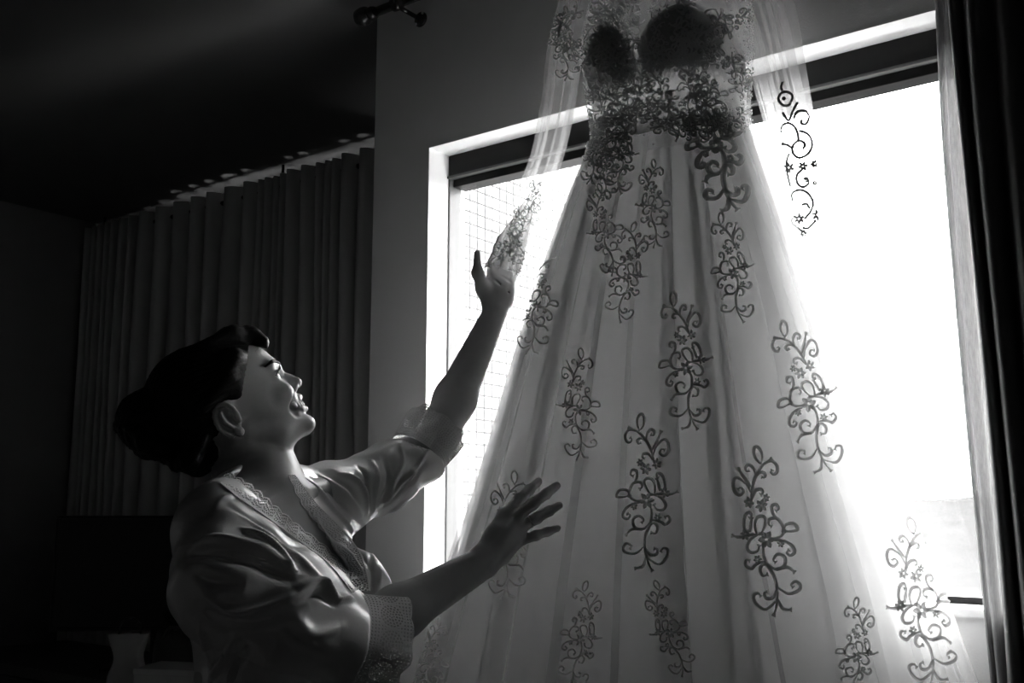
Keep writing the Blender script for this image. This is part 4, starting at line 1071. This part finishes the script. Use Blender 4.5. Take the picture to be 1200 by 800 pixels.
# television, turned to face the room
tc = at(191, 670, 4.0); tdir = np.array([-tc[0] - 1.0, -tc[1], 0]); tdir /= np.linalg.norm(tdir); tr = np.cross(Z, tdir) 
def tvp(x, y, z): return np.array([tc[0], tc[1], 0]) + tr * x + tdir * y + Z * z
def tbox(nm, x0, x1, y0, y1, z0, z1, m, par, bev=.002):
    bm = bmesh.new(); vs = [bm.verts.new(tvp(x, y, z)) for x in (x0, x1) for y in (y0, y1) for z in (z0, z1)]
    for f in ((0, 1, 3, 2), (4, 6, 7, 5), (0, 4, 5, 1), (2, 3, 7, 6), (0, 2, 6, 4), (1, 5, 7, 3)): bm.faces.new([vs[i] for i in f])
    bmesh.ops.recalc_face_normals(bm, faces=bm.faces[:])
    if bev: bmesh.ops.bevel(bm, geom=bm.edges[:], offset=bev, segments=2, affect='EDGES')
    me = bpy.data.meshes.new(nm); bm.to_mesh(me); bm.free(); return part(nm, me, par, m, False)
tv = empty('television', tvp(0, 0, cz))
zb, zt = float(at(191, 738, 4.0)[2]), float(at(191, 604, 4.0)[2])
hw = .405
tbox('back_shell', -hw, hw, -.045, 0, zb, zt, M_TVB, tv, .006)
for (x0, x1, z0, z1) in ((-hw, hw, zt - .010, zt), (-hw, hw, zb, zb + .016), (-hw, -hw + .010, zb + .016, zt - .010), (hw - .010, hw, zb + .016, zt - .010)):
    tbox('bezel', x0, x1, 0, .006, z0, z1, M_TVB, tv, .001)
tbox('screen', -hw + .010, hw - .010, 0, .003, zb + .016, zt - .010, M_SCREEN, tv, 0)
tbox('stand_neck', -.04, .04, -.05, -.02, cz + .012, zb + .05, M_TVB, tv, .003)
tbox('stand_base', -.20, .20, -.13, .07, cz, cz + .012, M_TVB, tv, .004)
tag(tv, 'black flat television standing on the dark console behind the woman', 'television')
# pale paper bag and dark soft handbag in front of it, flat pale box beside
bag = empty('paper_bag', at(152, 782, 3.6) * (1, 1, 0) + Z * cz)
b0 = np.array(at(152, 786, 3.62)); b0[2] = cz
sec = []
for q in np.linspace(0, 1, 14):
    hwid = .055 + .012 * math.cos(q * 5.0) + .01 * q; dep = .035 * (1 - .45 * q); ring = []
    for a in np.linspace(0, 2 * math.pi, 28, endpoint=False):
        c, s_ = math.cos(a), math.sin(a); ring.append(b0 + np.array([1, 0, 0]) * (np.sign(c) * abs(c) ** .35 * hwid - .012 * q + .004 * math.sin(9 * q + a)) + np.array([0, 1, 0]) * np.sign(s_) * abs(s_) ** .35 * dep + Z * .17 * q)
    sec.append(ring)
part('bag_body', grid_mesh('bag_body', np.array(sec).transpose(1, 0, 2), True), bag, M_PAPER)
part('cord_handle', tube('cord_handle', catmull([b0 + np.array([-.04, -.012, .168]), b0 + np.array([-.03, -.015, .21]), b0 + np.array([.0, -.017, .225]), b0 + np.array([.03, -.015, .205]), b0 + np.array([.035, -.012, .168])], 20), .003, 8), bag, M_LEATHER)
tag(bag, 'pale creased paper bag standing on the console in front of the television', 'bag')
h0 = np.array(at(230, 770, 3.70)); h0[2] = cz
hb = empty('handbag', h0); F2 = []
for q in np.linspace(0, 1, 10):
    ring = []
    for a in np.linspace(0, 2 * math.pi, 28, endpoint=False):
        c, s_ = math.cos(a), math.sin(a); k = math.sqrt(max(.02, 1 - (q * .96) ** 3)); ring.append(h0 + np.array([1, 0, 0]) * np.sign(c) * abs(c) ** .6 * .15 * (.9 + .1 * k) + np.array([0, 1, 0]) * np.sign(s_) * abs(s_) ** .7 * .05 * k + Z * .17 * (q + .0 * c))
    F2.append(ring)
part('bag_body', grid_mesh('bag_body', np.array(F2).transpose(1, 0, 2), True), hb, M_LEATHER)
part('strap', tube('strap', catmull([h0 + np.array([-.11, -.02, .15]), h0 + np.array([-.08, -.035, .185]), h0 + np.array([0, -.04, .17]), h0 + np.array([.08, -.03, .19]), h0 + np.array([.12, -.02, .15])], 24), .006, 8), hb, M_LEATHER)
tag(hb, 'dark soft leather handbag slumped on the console beside the paper bag', 'bag')
x0 = np.array(at(218, 782, 3.42)); x0[2] = cz
box = empty('card_box', x0); bm = bmesh.new()
for (z0, z1, g) in ((0, .075, 0),):
    bmesh.ops.create_cube(bm, size=1, matrix=Matrix.Translation(Vector(x0 + Z * .0375)) @ Matrix.Rotation(math.radians(-12), 4, 'Z') @ Matrix.Diagonal((.27, .16, .075, 1)))
bmesh.ops.bevel(bm, geom=bm.edges[:], offset=.002, segments=2, affect='EDGES'); me = bpy.data.meshes.new('box_base'); bm.to_mesh(me); bm.free()
part('box_base', me, box, M_PAPER, False); bm = bmesh.new()
bmesh.ops.create_cube(bm, size=1, matrix=Matrix.Translation(Vector(x0 + Z * .084)) @ Matrix.Rotation(math.radians(-12), 4, 'Z') @ Matrix.Diagonal((.276, .166, .018, 1)))
bmesh.ops.bevel(bm, geom=bm.edges[:], offset=.002, segments=2, affect='EDGES'); me = bpy.data.meshes.new('lid'); bm.to_mesh(me); bm.free()
part('lid', me, box, M_PAPER, False)
tag(box, 'flat pale card box with lid lying on the console near the paper bag', 'box')
